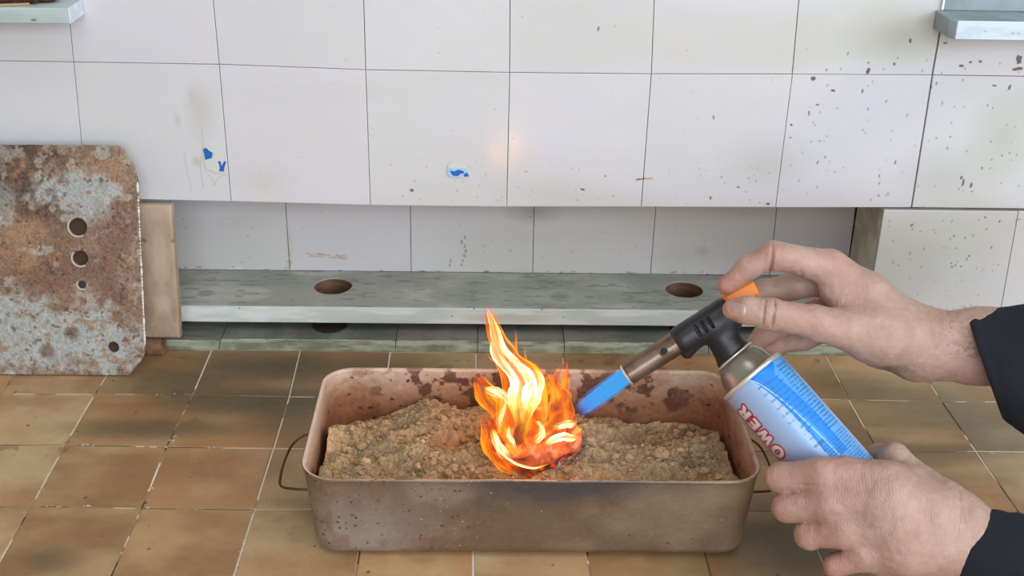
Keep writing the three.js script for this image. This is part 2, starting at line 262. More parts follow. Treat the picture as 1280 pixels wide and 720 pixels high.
const floorTex = pixelTex(2048, 1024, (u, v) => {
  const X = u * 1.4 - 0.7, Z = v * 0.7, i = Math.floor((X + 0.435) / 0.1), j = Math.floor((Z - 0.0293) / 0.1);
  const n = fbm(X * 14 + i * 3.3, Z * 18 + j * 5.1, 0, 5), m = fbm(X * 5 + 8 + i, Z * 30 + j, 0, 4), f = fbm(X * 160, Z * 160, 0, 2);
  let c = mixc([196, 166, 124], [164, 128, 90], smooth(0.3, 0.72, n));
  c = mixc(c, [208, 180, 138], 0.5 * smooth(0.55, 0.8, m));
  c = mixc(c, [184, 134, 92], 0.45 * smooth(0.52, 0.7, fbm(X * 9 + 31 + i * 7, Z * 9 + j * 3, 0, 3)));
  for (const [x, z, rx, rz, s] of darkPatchAt) { const d = Math.hypot((X - x) / rx, (Z - z) / rz); if (d < 1.4) c = mixc(c, [88, 82, 60], s * smooth(1.35, 0.1, d + 0.7 * (n - 0.5) + 0.5 * (m - 0.5))); }
  const k = 8 * (f - 0.5); c = [c[0] + k, c[1] + k, c[2] + k];
  c = mixc(c, [84, 62, 46], 0.75 * specks(X * 34, Z * 34, 3, 0.32, 0.015, 0.085));
  c = mixc(c, [104, 80, 58], 0.4 * smooth(0.66, 0.74, fbm(X * 60, Z * 60 + 60, 0, 3)) * smooth(0.55, 0.75, fbm(X * 8 + 3, Z * 8, 0, 2)));
  return c;
});
const floorRough = pixelTex(1024, 512, (u, v) => 0.3 + 0.3 * fbm(u * 30, v * 18, 0, 4) + 0.12 * fbm(u * 200, v * 100, 0, 2), false);
const floorBump = pixelTex(1024, 512, (u, v) => fbm(u * 60, v * 30, 0, 4), false);
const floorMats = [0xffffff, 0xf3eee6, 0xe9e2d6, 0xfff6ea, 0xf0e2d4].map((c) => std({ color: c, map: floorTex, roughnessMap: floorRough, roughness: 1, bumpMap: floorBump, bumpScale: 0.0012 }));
const floorPlain = std({ color: 0x9a7b58, roughness: 0.5 });
const groutFloor = std({ roughness: 0.95, map: pixelTex(1024, 512, (u, v) => { const X = u * 1.4, Z = v * 0.7; const n = fbm(X * 18 + 3, Z * 18, 0, 4) + 0.12 * smooth(0.1, -0.25, X - 0.7) - 0.05, k = fbm(X * 200, Z * 200, 0, 2); return n > 0.54 ? [225 + 30 * (k - 0.5), 214 + 30 * (k - 0.5), 196] : n > 0.47 ? [158, 130, 98] : [92, 72, 54]; }) });
const floor = struct('floor');
{
  const gs = box(-1.035, 1.065, -0.06, -0.0005, 0.0, 1.03); uvFrom(gs, (x, y, z) => floorUv(V3(x, y, z))); part('grout', gs, groutFloor, floor);
  part('slab', mergeGeometries([box(-2.3, -1.036, -0.06, 0, -0.2, 3), box(1.066, 2.3, -0.06, 0, -0.2, 3), box(-1.036, 1.066, -0.06, 0, 1.031, 3), box(-1.036, 1.066, -0.06, -0.0012, -0.2, 0)]), floorPlain, floor);
  const cx = [-0.435, -0.335, -0.2345, -0.1325, -0.0352, 0.0628, 0.1645, 0.265, 0.365, 0.4645], corner = {};
  const X = (i) => (i < 0 ? cx[0] + 0.1 * i : i < cx.length ? cx[i] : cx[cx.length - 1] + 0.1 * (i - cx.length + 1));
  const G = (i, j) => { const key = i + ',' + j; if (!corner[key]) corner[key] = V3(X(i) + rr(-0.0012, 0.0012), 0, 0.0293 + 0.1 * j + rr(-0.0012, 0.0012)); return corner[key]; };
  const meas = [[0, 4, 38.9, 632.4], [1, 4, 176.9, 635.5], [2, 4, 318, 637], [0, 3, 81.6, 555.5], [1, 3, 208, 558.6], [2, 3, 342, 560.5], [0, 2, 118.6, 492.5], [1, 2, 241, 493.3], [2, 2, 361.5, 495.6], [8, 2, 1061, 499], [9, 2, 1177, 502], [9, 3, 1220, 564]];
  for (const [i, j, x, y] of meas) { corner[i + ',' + (j - 1)] = onPlane(x, y, 'y', 0); }
  let k = 0;
  for (let j = 0; j < 10; j++) for (let i = -6; i < 15; i++) {
    const q = [G(i, j + 1), G(i + 1, j + 1), G(i + 1, j), G(i, j)].map((p) => p.clone()); const dy = rr(-0.0001, 0.0003), tx = rr(-0.00016, 0.00016);
    q[0].y = dy + tx; q[1].y = dy - tx; q[2].y = dy - tx; q[3].y = dy + tx;
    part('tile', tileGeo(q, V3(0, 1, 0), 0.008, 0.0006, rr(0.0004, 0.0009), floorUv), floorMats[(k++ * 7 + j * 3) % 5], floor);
  }
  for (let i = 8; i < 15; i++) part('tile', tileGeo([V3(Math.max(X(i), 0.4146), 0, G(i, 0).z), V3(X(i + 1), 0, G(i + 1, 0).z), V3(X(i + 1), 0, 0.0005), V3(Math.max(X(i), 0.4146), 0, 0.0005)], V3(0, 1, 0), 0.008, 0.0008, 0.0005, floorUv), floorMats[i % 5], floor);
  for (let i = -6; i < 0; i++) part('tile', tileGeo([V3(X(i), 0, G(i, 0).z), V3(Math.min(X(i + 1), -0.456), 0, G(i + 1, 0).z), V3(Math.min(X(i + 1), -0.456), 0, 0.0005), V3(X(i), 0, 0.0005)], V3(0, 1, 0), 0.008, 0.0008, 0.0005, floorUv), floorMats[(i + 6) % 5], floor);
}
{
  const g = [], add = (x, y, n, sp) => { for (let k = 0; k < n; k++) { const p = onPlane(x + rr(-sp, sp), y + rr(-1, 1.2), 'y', 0), c = new THREE.IcosahedronGeometry(rr(0.0004, 0.0012), 1), q = c.attributes.position; for (let i = 0; i < q.count; i++) { const w = 0.6 + 0.8 * noise3(q.getX(i) * 900 + x, q.getY(i) * 900 + k, q.getZ(i) * 900); q.setXYZ(i, q.getX(i) * w * 1.7, q.getY(i) * w * 0.6, q.getZ(i) * w); } c.translate(p.x, 0.0001, p.z); g.push(c); } };
  for (const [x, y, n, sp] of [[112, 632, 4, 3], [106, 633, 3, 5], [184, 635, 4, 3], [214, 551, 6, 4], [218, 546, 3, 2], [208, 559, 3, 3], [112, 556, 5, 16], [70, 633, 4, 14], [245, 637, 3, 30], [300, 690, 2, 2], [305, 676, 3, 2], [52, 612, 4, 3], [95, 535, 3, 3], [270, 559, 3, 20], [190, 493, 3, 30], [1240, 566, 2, 3], [200, 580, 3, 2], [190, 610, 3, 2]]) add(x, y, n, sp);
  const c = part('mortar_crumbs', mergeGeometries(g), std({ color: 0xb9aa92, roughness: 0.95 }), floor); c.userData.kind = 'stuff';
}
// the stone kerb under the shelf
const stoneMap = (a, b, c2, sx, sy) => pixelTex(1024, 256, (u, v) => { const n = fbm(u * sx, v * sy, 0, 5), m = fbm(u * sx * 0.4 + 30, v * sy * 2, 0, 4), f = fbm(u * sx * 12, v * sy * 12, 0, 2); let c = mixc(a, b, smooth(0.3, 0.7, n)); c = mixc(c, c2, 0.6 * smooth(0.5, 0.75, m)); const k = 14 * (f - 0.5); return [c[0] + k, c[1] + k, c[2] + k]; });
const kerbMat = std({ roughness: 0.55, map: stoneMap([126, 126, 116], [100, 102, 94], [146, 138, 124], 18, 6) });
const kerbEdge = std({ roughness: 0.7, map: stoneMap([206, 206, 190], [150, 150, 130], [228, 226, 214], 40, 3) });
const kerbSlope = std({ roughness: 0.6, map: stoneMap([150, 154, 130], [118, 120, 96], [196, 194, 172], 30, 4) });
{
  const kerb = struct('trim_1');
  const cut = [-0.46, -0.327, -0.1279, -0.0345, 0.0646, 0.23, 0.4135];
  for (let i = 0; i < cut.length - 1; i++) {
    const x0 = cut[i] + 0.0004, x1 = cut[i + 1] - 0.0004, zf = i === 0 ? 0.0195 : 0.0158 + rr(-0.0006, 0.0006), y = 0.0065 + rr(-0.0004, 0.0004);
    const s = new THREE.Shape([new THREE.Vector2(0.113, -0.008), new THREE.Vector2(0.113, y), new THREE.Vector2(-zf, y), new THREE.Vector2(-zf - 0.003, y - 0.0015), new THREE.Vector2(-0.0286, -0.0005), new THREE.Vector2(-0.0286, -0.008)]);
    const g = new THREE.ExtrudeGeometry(s, { depth: x1 - x0, bevelEnabled: false }); g.rotateY(Math.PI / 2); g.translate(x0, 0, 0); uvFrom(g, (x, yy, z) => [x * 1.5, z * 4]);
    // hole rims in the kerb are dark sockets below those of the shelf
    part('kerb_stone', g, kerbMat, kerb);
    const lip = box(x0 + 0.002, x1 - 0.004, y - 0.0004, y + 0.0006, zf - 0.0008, zf + 0.0008); uvFrom(lip, (x, yy, z) => [x * 3, z * 40]);
    part('mortar_line', lip, kerbEdge, kerb);
    const fr = new THREE.PlaneGeometry(x1 - x0, Math.hypot(0.0288 - zf, 0.0068)); fr.rotateX(-Math.PI / 2 + Math.atan2(0.0068, 0.0288 - zf)); fr.translate((x0 + x1) / 2, 0.0036, (zf + 0.0298) / 2); uvFrom(fr, (x, yy, z) => [x * 2, z * 20]); part('sloped_mortar', fr, kerbSlope, kerb);
  }
  const sock = std({ color: 0x2a1f19, roughness: 0.9 });
  for (const x of [-0.2075, 0.2118]) { const g = new THREE.CylinderGeometry(0.02, 0.02, 0.0015, 40); g.translate(x, 0.0068, -0.022); part('socket', g, sock, kerb); }
}
// the shelf with its two round holes
{
  const t = thing('stone_shelf', 'long grey-green stone shelf with two round holes in the niche below the white tiles', 'shelf');
  const s = new THREE.Shape([new THREE.Vector2(-0.47, -0.0075), new THREE.Vector2(0.413, -0.0075), new THREE.Vector2(0.4165, -0.1045), new THREE.Vector2(-0.47, -0.1045)].map((p) => new THREE.Vector2(p.x, -p.y)));
  for (const x of [-0.2075, 0.2118]) { const pth = new THREE.Path(); const pts = []; for (let k = 0; k < 48; k++) { const a = -k / 48 * 6.2832, q = 0.0232 + 0.0008 * (fbm(Math.cos(a) * 2 + 9, Math.sin(a) * 2 + x * 40, 0, 3) - 0.5) * 2; pts.push(new THREE.Vector2(x + Math.cos(a) * q, 0.062 + Math.sin(a) * q)); } pth.setFromPoints(pts); s.holes.push(pth); }
  const g = new THREE.ExtrudeGeometry(s, { depth: 0.0195, bevelEnabled: true, bevelSize: 0.001, bevelThickness: 0.001, bevelSegments: 2, curveSegments: 24 });
  g.rotateX(-Math.PI / 2); g.translate(0, 0.0182, 0); uvFrom(g, (x, y, z) => [x * 1.2 + 0.5, (z + y) * 7]);
  const topM = std({ roughness: 0.5, map: pixelTex(1024, 256, (u, v) => { const n = fbm(u * 14, v * 4, 0, 5), m = fbm(u * 6 + 7, v * 5, 0, 4), f = fbm(u * 200, v * 60, 0, 2); let c = mixc([198, 196, 184], [166, 165, 153], smooth(0.3, 0.7, n)); c = mixc(c, [150, 164, 148], 0.6 * smooth(0.5, 0.7, m)); c = mixc(c, [120, 120, 110], 0.5 * smooth(0.62, 0.75, fbm(u * 40, v * 24 + 5, 0, 3))); const k = 14 * (f - 0.5); return [c[0] + k, c[1] + k, c[2] + k]; }) });
  part('slab', g, topM, t);
  const fg = box(-0.47, 0.4125, 0.0186, 0.0382, -0.0066, -0.0058); uvFrom(fg, (x, y) => [x * 1.2, (y - 0.0186) * 45]);
  const frontM = std({ roughness: 0.5, map: pixelTex(1024, 64, (u, v) => { const n = fbm(u * 20, v * 3, 0, 4), r = fbm(u * 9 + 4, v * 2, 0, 3), f = hash3(Math.floor(u * 500), Math.floor(v * 20), 5); let c = mixc([226, 230, 224], [204, 212, 204], smooth(0.35, 0.7, n)); c = mixc(c, [206, 190, 160], 0.4 * smooth(0.68, 0.85, r)); if (f > 0.9988) c = [90, 80, 70]; return c; }) });
  part('front_edge', fg, frontM, t, 'pale painted front edge with scuffs');
  const brown = std({ roughness: 0.9, map: pixelTex(128, 64, (u, v) => mixc([140, 104, 78], [86, 62, 46], fbm(u * 12, v * 6, 0, 4))) });
  for (const x of [-0.2075, 0.2118]) { const c = new THREE.CylinderGeometry(0.0214, 0.0208, 0.0185, 40, 1, true); c.translate(x, 0.0285, -0.062); part('hole_lining', c, Object.assign(brown, { side: THREE.DoubleSide }), t, 'rough brown inside of a hole'); }
}
// the rest of the room, behind and beside the photographer
{
  const roomPaint = std({ color: 0xcfccc4, roughness: 0.9 });
  const wl = struct('wall_left'); part('plaster', box(-2.4, -2.3, 0, 2.5, -0.2, 3), roomPaint, wl);
  const wr = struct('wall_right'); part('plaster', mergeGeometries([box(2.3, 2.4, 0, 0.55, -0.2, 3), box(2.3, 2.4, 2.05, 2.5, -0.2, 3), box(2.3, 2.4, 0.55, 2.05, -0.2, 0.6), box(2.3, 2.4, 0.55, 2.05, 2.5, 3)]), roomPaint, wr);
  const wf = struct('wall_front'); part('plaster', mergeGeometries([box(-2.4, 2.4, 0, 0.35, 2.9, 3), box(-2.4, 2.4, 1.85, 2.5, 2.9, 3), box(-2.4, -0.55, 0.35, 1.85, 2.9, 3), box(2.05, 2.4, 0.35, 1.85, 2.9, 3)]), roomPaint, wf);
  const ce = struct('ceiling'); part('plaster', box(-2.4, 2.4, 2.5, 2.6, -0.2, 3), std({ color: 0xdedcd6, roughness: 0.9 }), ce);
  const lamp = thing('fill_lamp', 'white fill lamp panel added unseen above the tiled floor', 'lamp');  // made-up lamp, added as fill for the floor and shelf top
  part('housing', rbox(-0.93, 0.33, 2.44, 2.499, 0.82, 1.48, 0.004), std({ color: 0xf0f0ee, roughness: 0.5 }), lamp);
  part('diffuser', box(-0.9, 0.3, 2.43, 2.4405, 0.85, 1.45), std({ color: 0xffffff, emissive: 0xf2f6ff, emissiveIntensity: 1.0 }), lamp);
  const frame = std({ color: 0xe8e8e6, roughness: 0.5 }), pane = new THREE.MeshPhysicalMaterial({ color: 0xffffff, transmission: 1, thickness: 0, roughness: 0, ior: 1.5 });
  const w1 = struct('window_1'); part('frame', mergeGeometries([box(-0.55, 2.05, 0.35, 0.41, 2.93, 2.98), box(-0.55, 2.05, 1.79, 1.85, 2.93, 2.98), box(-0.55, -0.49, 0.41, 1.79, 2.93, 2.98), box(1.99, 2.05, 0.41, 1.79, 2.93, 2.98), box(0.72, 0.78, 0.41, 1.79, 2.93, 2.98)]), frame, w1); part('pane', box(-0.49, 1.99, 0.41, 1.79, 2.95, 2.955), pane, w1);
  const w2 = struct('window_2'); part('frame', mergeGeometries([box(2.32, 2.37, 0.55, 0.61, 0.6, 2.5), box(2.32, 2.37, 1.99, 2.05, 0.6, 2.5), box(2.32, 2.37, 0.61, 1.99, 0.6, 0.66), box(2.32, 2.37, 0.61, 1.99, 2.44, 2.5), box(2.32, 2.37, 0.61, 1.99, 1.52, 1.58)]), frame, w2); part('pane', box(2.34, 2.345, 0.61, 1.99, 0.66, 2.44), pane, w2);
}

// ------------------------------------------------------------------ ledges high on the wall
const ledgeTone = (a, b) => std({ roughness: 0.5, map: pixelTex(512, 128, (u, v) => { const n = fbm(u * 12, v * 5, 0, 4), w1 = specks(u * 30, v * 10, 9, 0.16, 0.03, 0.28); let c = mixc(a, b, smooth(0.35, 0.7, n)); return mixc(c, [104, 98, 90], 0.75 * w1); }) });
{
  const t = thing('wall_ledge', 'pale blue-green wall ledge at the top left holding rusty scraps', 'ledge');
  const x1 = -0.4386, y0 = 0.371, y1 = 0.3865, z = 0.045;
  const g = rbox(-0.85, x1, y0, y1, 0.0003, z, 0.0012); uvFrom(g, (x, y, zz) => [(x + zz) * 2, (y - y0) * 20 + zz * 6]);
  part('slab', g, ledgeTone([188, 202, 200], [172, 190, 184]), t);
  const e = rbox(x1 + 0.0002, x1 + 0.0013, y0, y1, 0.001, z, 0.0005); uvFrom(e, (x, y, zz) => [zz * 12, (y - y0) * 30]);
  part('end_face', e, ledgeTone([226, 232, 240], [210, 218, 228]), t, 'end face of the ledge, coloured brighter as if lit from the right');  // light from the right is put into this face's colour
  const rust = std({ roughness: 0.95, map: pixelTex(128, 128, (u, v) => mixc([96, 52, 36], [52, 28, 22], fbm(u * 10, v * 10, 0, 4))) });
  const bits = [[-0.535, 0.02, 0.03, 0.006], [-0.495, 0.022, 0.026, 0.0055], [-0.468, 0.017, 0.014, 0.004]];
  const names = ['dark rusty scrap at the far left on the top left ledge', 'middle rusty scrap on the top left ledge', 'small rusty scrap nearest the bright end of the top left ledge'];
  bits.forEach(([x, zz, r, h], i) => {
    const b = thing('rusty_scrap', names[i], 'scrap', 'rusty scraps on the ledge');
    const s = surfaceNets((X, Y, Z2) => Math.hypot((X - x) / r, (Y - y1 - h * 0.9) / h, (Z2 - zz) / (r * 0.55)) * h - h + 0.004 * (fbm(X * 160, Z2 * 160, Y * 160 + 0.5, 3) - 0.5), V3(x - r * 1.3, y1 - 0.001, zz - r), V3(x + r * 1.3, y1 + h * 3, zz + r), 0.0016);
    uvFrom(s, (X, Y, Z2) => [X * 20, Z2 * 20 + Y * 20]); part('crust', s, rust, b);
  });
  const w = thing('wood_splinter', 'pale wood splinter lying on the front of the top left ledge', 'splinter');
  const sg = rbox(-0.022, 0.022, 0, 0.002, -0.003, 0.003, 0.0008); sg.rotateY(0.35); sg.translate(-0.5, y1 + 0.0002, 0.0385); part('splinter', sg, std({ color: 0xb99a74, roughness: 0.85 }), w);
}
{
  const t = thing('wall_ledge', 'grey-topped wall ledge with chipped pale blue front at the top right', 'ledge');
  const p = onPlane(1167, 35, 'z', 0), x0 = p.x, y0 = p.y, y1 = y0 + 0.0185, z = 0.047;
  const s = new THREE.Shape([new THREE.Vector2(x0, 0.0005), new THREE.Vector2(0.95, 0.0005), new THREE.Vector2(0.95, z), new THREE.Vector2(x0 + 0.0045, z), new THREE.Vector2(x0, z - 0.006)].map((q) => new THREE.Vector2(q.x, -q.y)).reverse());
  const g = new THREE.ExtrudeGeometry(s, { depth: y1 - y0 - 0.0016, bevelEnabled: true, bevelSize: 0.0008, bevelThickness: 0.0008, bevelSegments: 2 }); g.rotateX(-Math.PI / 2); g.translate(0, y0 + 0.0008, 0); uvFrom(g, (x, y, zz) => [(x - zz) * 3, (y - y0) * 20 + zz * 6]);
  part('slab', g, ledgeTone([152, 166, 168], [134, 150, 148]), t);
  const f = rbox(x0 + 0.005, 0.95, y0, y1, z + 0.0006, z + 0.0016, 0.0005); uvFrom(f, (x, y) => [x * 4, (y - y0) * 40]); part('front_edge', f, ledgeTone([214, 226, 236], [200, 214, 222]), t, 'pale blue chipped front edge, tone lightened as if lit');  // front coloured lighter than the slab's side, the side light painted in
}

{
  const p = thing('grey_panel', 'blue-grey painted panel on the wall above the top right ledge', 'panel');
  const a = onPlane(1181, 4, 'z', 0.002), g = rbox(a.x, 0.95, 0.3895, 0.56, 0.0006, 0.0026, 0.0006); uvFrom(g, (x, y) => [x * 4, y * 8]);
  part('board', g, ledgeTone([150, 164, 168], [136, 150, 152]), p);
  part('edge_strip', rbox(a.x - 0.0028, a.x - 0.0004, 0.3895, 0.56, 0.0006, 0.0034, 0.0005), std({ color: 0xf2f3f4, roughness: 0.4 }), p, 'white edge strip');
}

// ------------------------------------------------------------------ torn blue sticker remnants on the tiles
{
  const paper = std({ color: 0xd4d5cf, roughness: 0.7 }), blue = std({ color: 0x1667b4, roughness: 0.45 }), pale = std({ color: 0xa9cdee, roughness: 0.5 });
  const patch = (pts, z0, th) => { const s = new THREE.Shape(pts.map(([x, y]) => { const p = onPlane(x, y, 'z', 0); return new THREE.Vector2(p.x, p.y); })); const g = new THREE.ExtrudeGeometry(s, { depth: th, bevelEnabled: false }); g.translate(0, 0, z0); return g; };
  const a = thing('sticker_remnant', 'torn sticker with two blue corners left on the tile above the rusty plate', 'sticker');
  part('paper', patch([[254, 186], [262, 185], [270, 186], [277, 187], [281, 193], [282, 206], [283, 214], [276, 214], [271, 217], [266, 213], [258, 212], [256, 202]], 0.0006, 0.0004), paper, a);
  part('blue_film', patch([[254, 186], [258, 184.5], [263, 189], [266, 190], [265, 197], [257, 199.5], [255.5, 192]], 0.001, 0.0002), blue, a);
  part('blue_film', patch([[272.5, 201], [276, 201.2], [277, 207], [280.5, 201.2], [283, 201.3], [281, 208], [280, 214], [274, 213.5], [275, 208]], 0.001, 0.0002), blue, a);
  part('pale_film', patch([[265.3, 190], [269, 192], [267, 197], [265, 198]], 0.001, 0.0002), pale, a);
  const b = thing('sticker_remnant', 'torn blue sticker scrap on the white tile left of the flame reflection', 'sticker');
  part('paper', patch([[560, 206], [565, 202], [574, 201], [580, 205.5], [584, 209], [587, 221], [578, 222], [562, 221], [558.5, 216]], 0.0006, 0.0004), paper, b);
  part('pale_film', patch([[560, 208.5], [566, 210], [574, 210], [578, 208.5], [583, 211], [586.5, 220.5], [580, 220.5], [570, 221], [562, 220.5], [559, 215]], 0.001, 0.0002), pale, b);
  part('blue_film', patch([[562, 213], [568, 213.6], [573.5, 211.5], [580, 213.5], [580, 216], [575, 217], [573, 219.5], [566, 219]], 0.0012, 0.0002), blue, b);
  part('blue_film', patch([[580, 217], [584, 215], [586.5, 220], [580, 220.4]], 0.0012, 0.0002), blue, b);
}

// ------------------------------------------------------------------ rusty steel plate and what stands behind it
{
  const t = thing('steel_plate', 'large rusty steel plate with cut corners and round holes leaning at the left', 'plate');
  const b0 = V3(0, 0.0, 0.088), b1 = V3(0, 0.240, 0.0225), n = V3(0, b0.z - b1.z, b1.y - b0.y).normalize(), up = b1.clone().sub(b0).normalize();
  const hit = (x, y) => { const r = ray(x, y), s = b0.clone().sub(C0).dot(n) / r.dot(n), p = C0.clone().addScaledVector(r, s); return new THREE.Vector2(p.x, p.clone().sub(b0).dot(up)); };
  const out = [[0, 181.5], [60, 182], [148, 182.5], [155, 187], [168, 206], [172, 225], [174, 260], [177, 330], [180, 390], [182, 428], [180, 445], [163, 467.5], [120, 468], [0, 467.5]].map((p) => hit(p[0], p[1]));
  out[13].y = Math.max(out[13].y, 0); const L = -0.76; out.push(new THREE.Vector2(L, out[13].y), new THREE.Vector2(L, out[0].y));
  const pts = []; // small unevenness along the burnt edges
  out.forEach((p, i) => { const q = out[(i + 1) % out.length], m = Math.max(1, Math.round(p.distanceTo(q) / 0.006)); for (let k = 0; k < m; k++) { const w = (i >= 2 && i <= 10) ? 0.0009 : 0.0003; pts.push(new THREE.Vector2(lerp(p.x, q.x, k / m) + rr(-w, w), Math.max(0.0012, lerp(p.y, q.y, k / m) + rr(-w, w)))); } });
  const s = new THREE.Shape(pts.reverse());
  const holes = [[99, 283, 0.0100], [102, 322, 0.0086], [104, 355, 0.0048], [143, 433, 0.0066]];
  for (const [x, y, r] of holes) { const c = hit(x, y), pth = new THREE.Path(); const hp = []; for (let k = 0; k < 30; k++) { const a = k / 30 * 6.2832, q = r * (1 + rr(-0.03, 0.03)); hp.push(new THREE.Vector2(c.x + Math.cos(a) * q, c.y + Math.sin(a) * q)); } pth.setFromPoints(hp); s.holes.push(pth); }
  const g = new THREE.ExtrudeGeometry(s, { depth: 0.0035, bevelEnabled: true, bevelSize: 0.0006, bevelThickness: 0.0006, bevelSegments: 1 });
  uvFrom(g, (x, y) => [(x + 0.62) / 0.25, y / 0.25]);
  // u,v of a place in the photograph, to put the big patches of rust where they are
  const U = (x, y) => { const p = hit(x, y); return [(p.x + 0.62) / 0.25, p.y / 0.25]; };
  const spots = [[45, 215, 0.3, 0.22, 'd', 1.0], [55, 235, 0.2, 0.18, 'd', 0.9], [30, 300, 0.3, 0.12, 'r', 0.9], [60, 335, 0.3, 0.15, 'r', 1], [150, 290, 0.12, 0.25, 'r', 0.9], [150, 380, 0.1, 0.16, 'r', 0.7], [110, 215, 0.25, 0.08, 'o', 0.8], [20, 300, 0.14, 0.12, 'o', 0.9], [95, 238, 0.16, 0.12, 'g', 1.1], [60, 430, 0.36, 0.2, 'g', 1.2], [10, 410, 0.2, 0.14, 'g', 0.7], [120, 440, 0.22, 0.1, 'g', 0.7], [90, 415, 0.04, 0.04, 'd', 0.8], [60, 440, 0.05, 0.04, 'd', 0.6], [120, 265, 0.12, 0.06, 'g', 0.5], [5, 260, 0.06, 0.1, 'g', 0.6]].map((q) => [...U(q[0], q[1]), ...q.slice(2)]);
  const cols = { d: [88, 70, 58], r: [128, 98, 80], o: [160, 128, 100], g: [168, 168, 162] };
  const tex = pixelTex(1024, 1024, (u, v) => {
    const n = fbm(u * 9, v * 9, 0, 5), m = fbm(u * 30 + 5, v * 30, 0, 4), f = fbm(u * 120, v * 120, 0, 3), w = fbm(u * 5 + 50, v * 5, 0, 4);
    let c = mixc([164, 142, 122], [136, 112, 92], smooth(0.35, 0.65, m));
    for (const [su, sv, ru, rv, k, st] of spots) { const d = Math.hypot((u - su) / ru, (v - sv) / rv) + 1.4 * (w - 0.5) + 1.3 * (n - 0.5) + 0.9 * (m - 0.5); const a = st * smooth(1.15, 0.45, d); if (a > 0) c = mixc(c, cols[k], clamp(a)); }
    c = mixc(c, [184, 180, 170], 0.6 * smooth(0.58, 0.66, fbm(u * 22 + 80, v * 22 + 3, 0, 4)) * smooth(0.3, 0.55, n));
    c = mixc(c, [150, 106, 74], 0.5 * smooth(0.6, 0.72, fbm(u * 34 + 8, v * 34 + 30, 0, 4)));
    c = mixc(c, [88, 70, 58], 0.6 * smooth(0.69, 0.78, fbm(u * 45 + 3, v * 45 + 9, 0, 3)));
    const k = 46 * (f - 0.5); return [c[0] + k, c[1] + k, c[2] + k];
  });
  const bump = pixelTex(512, 512, (u, v) => 0.6 * fbm(u * 40, v * 40, 0, 4) + 0.4 * fbm(u * 120, v * 120, 0, 2), false);
  const mat = std({ map: tex, roughness: 0.8, metalness: 0.12, bumpMap: bump, bumpScale: 0.0016 });
  const place = (m) => { m.position.set(0, b0.y, b0.z); m.rotation.x = -Math.atan2(b0.z - b1.z, b1.y - b0.y); return m; };
  place(part('plate', g, mat, t));
  const rim = std({ color: 0xbdb5a8, roughness: 0.7 });
  for (const [x, y, r] of holes.slice(0, 3)) { const c = hit(x, y); const tg = new THREE.TorusGeometry(r + 0.0004, 0.0011, 8, 30, 3.0); tg.rotateZ(2.3); tg.translate(c.x, c.y, 0.0042); place(part('hole_collar', tg, rim, t, 'pale worn collar of a hole')); }
  for (const [x, y, r] of holes) { const c = hit(x, y), bg = new THREE.CylinderGeometry(r + 0.0015, r + 0.0015, 0.002, 28); bg.rotateX(Math.PI / 2); bg.translate(c.x, c.y, -0.0022); place(part('hole_backing', bg, std({ color: 0x4a3426, roughness: 0.9 }), t, 'added dark disc closing a hole from behind')); }  // discs added behind the holes so that they look dark
  { const c = hit(104, 355), bg = new THREE.CylinderGeometry(0.0046, 0.0046, 0.004, 20); bg.rotateX(Math.PI / 2); bg.translate(c.x, c.y, 0.001); const m = place(part('plug', bg, std({ color: 0x3a3632, roughness: 0.6, metalness: 0.4 }), t, 'dark plug in the smallest hole')); void m; }
  const edge = std({ color: 0xe2dccd, roughness: 0.8 }), e = []; // pale bits along the right side
  for (let k = 0; k < 46; k++) { const a = hit(lerp(173, 182.5, k / 46) - 0.4, lerp(228, 432, k / 46)), bgm = new THREE.IcosahedronGeometry(rr(0.0006, 0.0017), 0); bgm.scale(0.9, rr(1, 3), 1); bgm.translate(a.x + 0.0003, a.y, 0.0036); e.push(bgm); }
  const em = place(part('pale_edge', mergeGeometries(e), edge, t, 'pale rim along the cut right edge')); em.userData.kind = 'stuff';

  const bl = thing('brown_block', 'small rough brown block on the floor under the beige board', 'block');
  const rough = pixelTex(256, 256, (u, v) => mixc([150, 110, 84], [84, 60, 46], smooth(0.25, 0.75, fbm(u * 12, v * 12, 0, 5))));
  const X = onPlane(205, 440, 'z', 0.044).x; const bg = rbox(-0.56, X, 0.0005, 0.0195, 0.0295, 0.0445, 0.002); uvFrom(bg, (x, y, z) => [x * 10, (y + z) * 10]);
  part('block', bg, std({ map: rough, roughness: 0.9 }), bl);
  const bd = thing('beige_board', 'narrow beige board standing behind the rusty plate beside the shelf', 'board');
  const w0 = onPlane(208, 265, 'z', 0.018), w1 = onPlane(222, 424, 'z', 0.04), H = w0.y - 0.0205 + 0.002;
  const s2 = new THREE.Shape([new THREE.Vector2(-0.56, 0), new THREE.Vector2(w1.x, 0), new THREE.Vector2(w1.x + 0.0008, 0.02), new THREE.Vector2(w0.x + 0.002, H), new THREE.Vector2(-0.56, H)]);
  const g2 = new THREE.ExtrudeGeometry(s2, { depth: 0.009, bevelEnabled: true, bevelSize: 0.003, bevelThickness: 0.0025, bevelSegments: 3 }); uvFrom(g2, (x, y, z) => [x * 8 + z * 5, y * 5]);
  const m2 = part('board', g2, std({ roughness: 0.7, map: pixelTex(512, 512, (u, v) => { const n = fbm(u * 6, v * 5, 0, 5), d = smooth(0.5, 0.0, (v * 512 / 512) % 1); let c = mixc([190, 168, 142], [166, 143, 118], smooth(0.35, 0.7, n)); const w = specks(u * 9, v * 14, 5, 0.2, 0.03, 0.3); c = mixc(c, [116, 92, 76], 0.65 * w); c = mixc(c, [150, 122, 100], 0.5 * d * smooth(0.45, 0.65, fbm(u * 20, v * 20, 0, 3))); return c; }) }), bd);
  m2.position.set(0, 0.0228, 0.031); m2.rotation.x = -0.185;
}

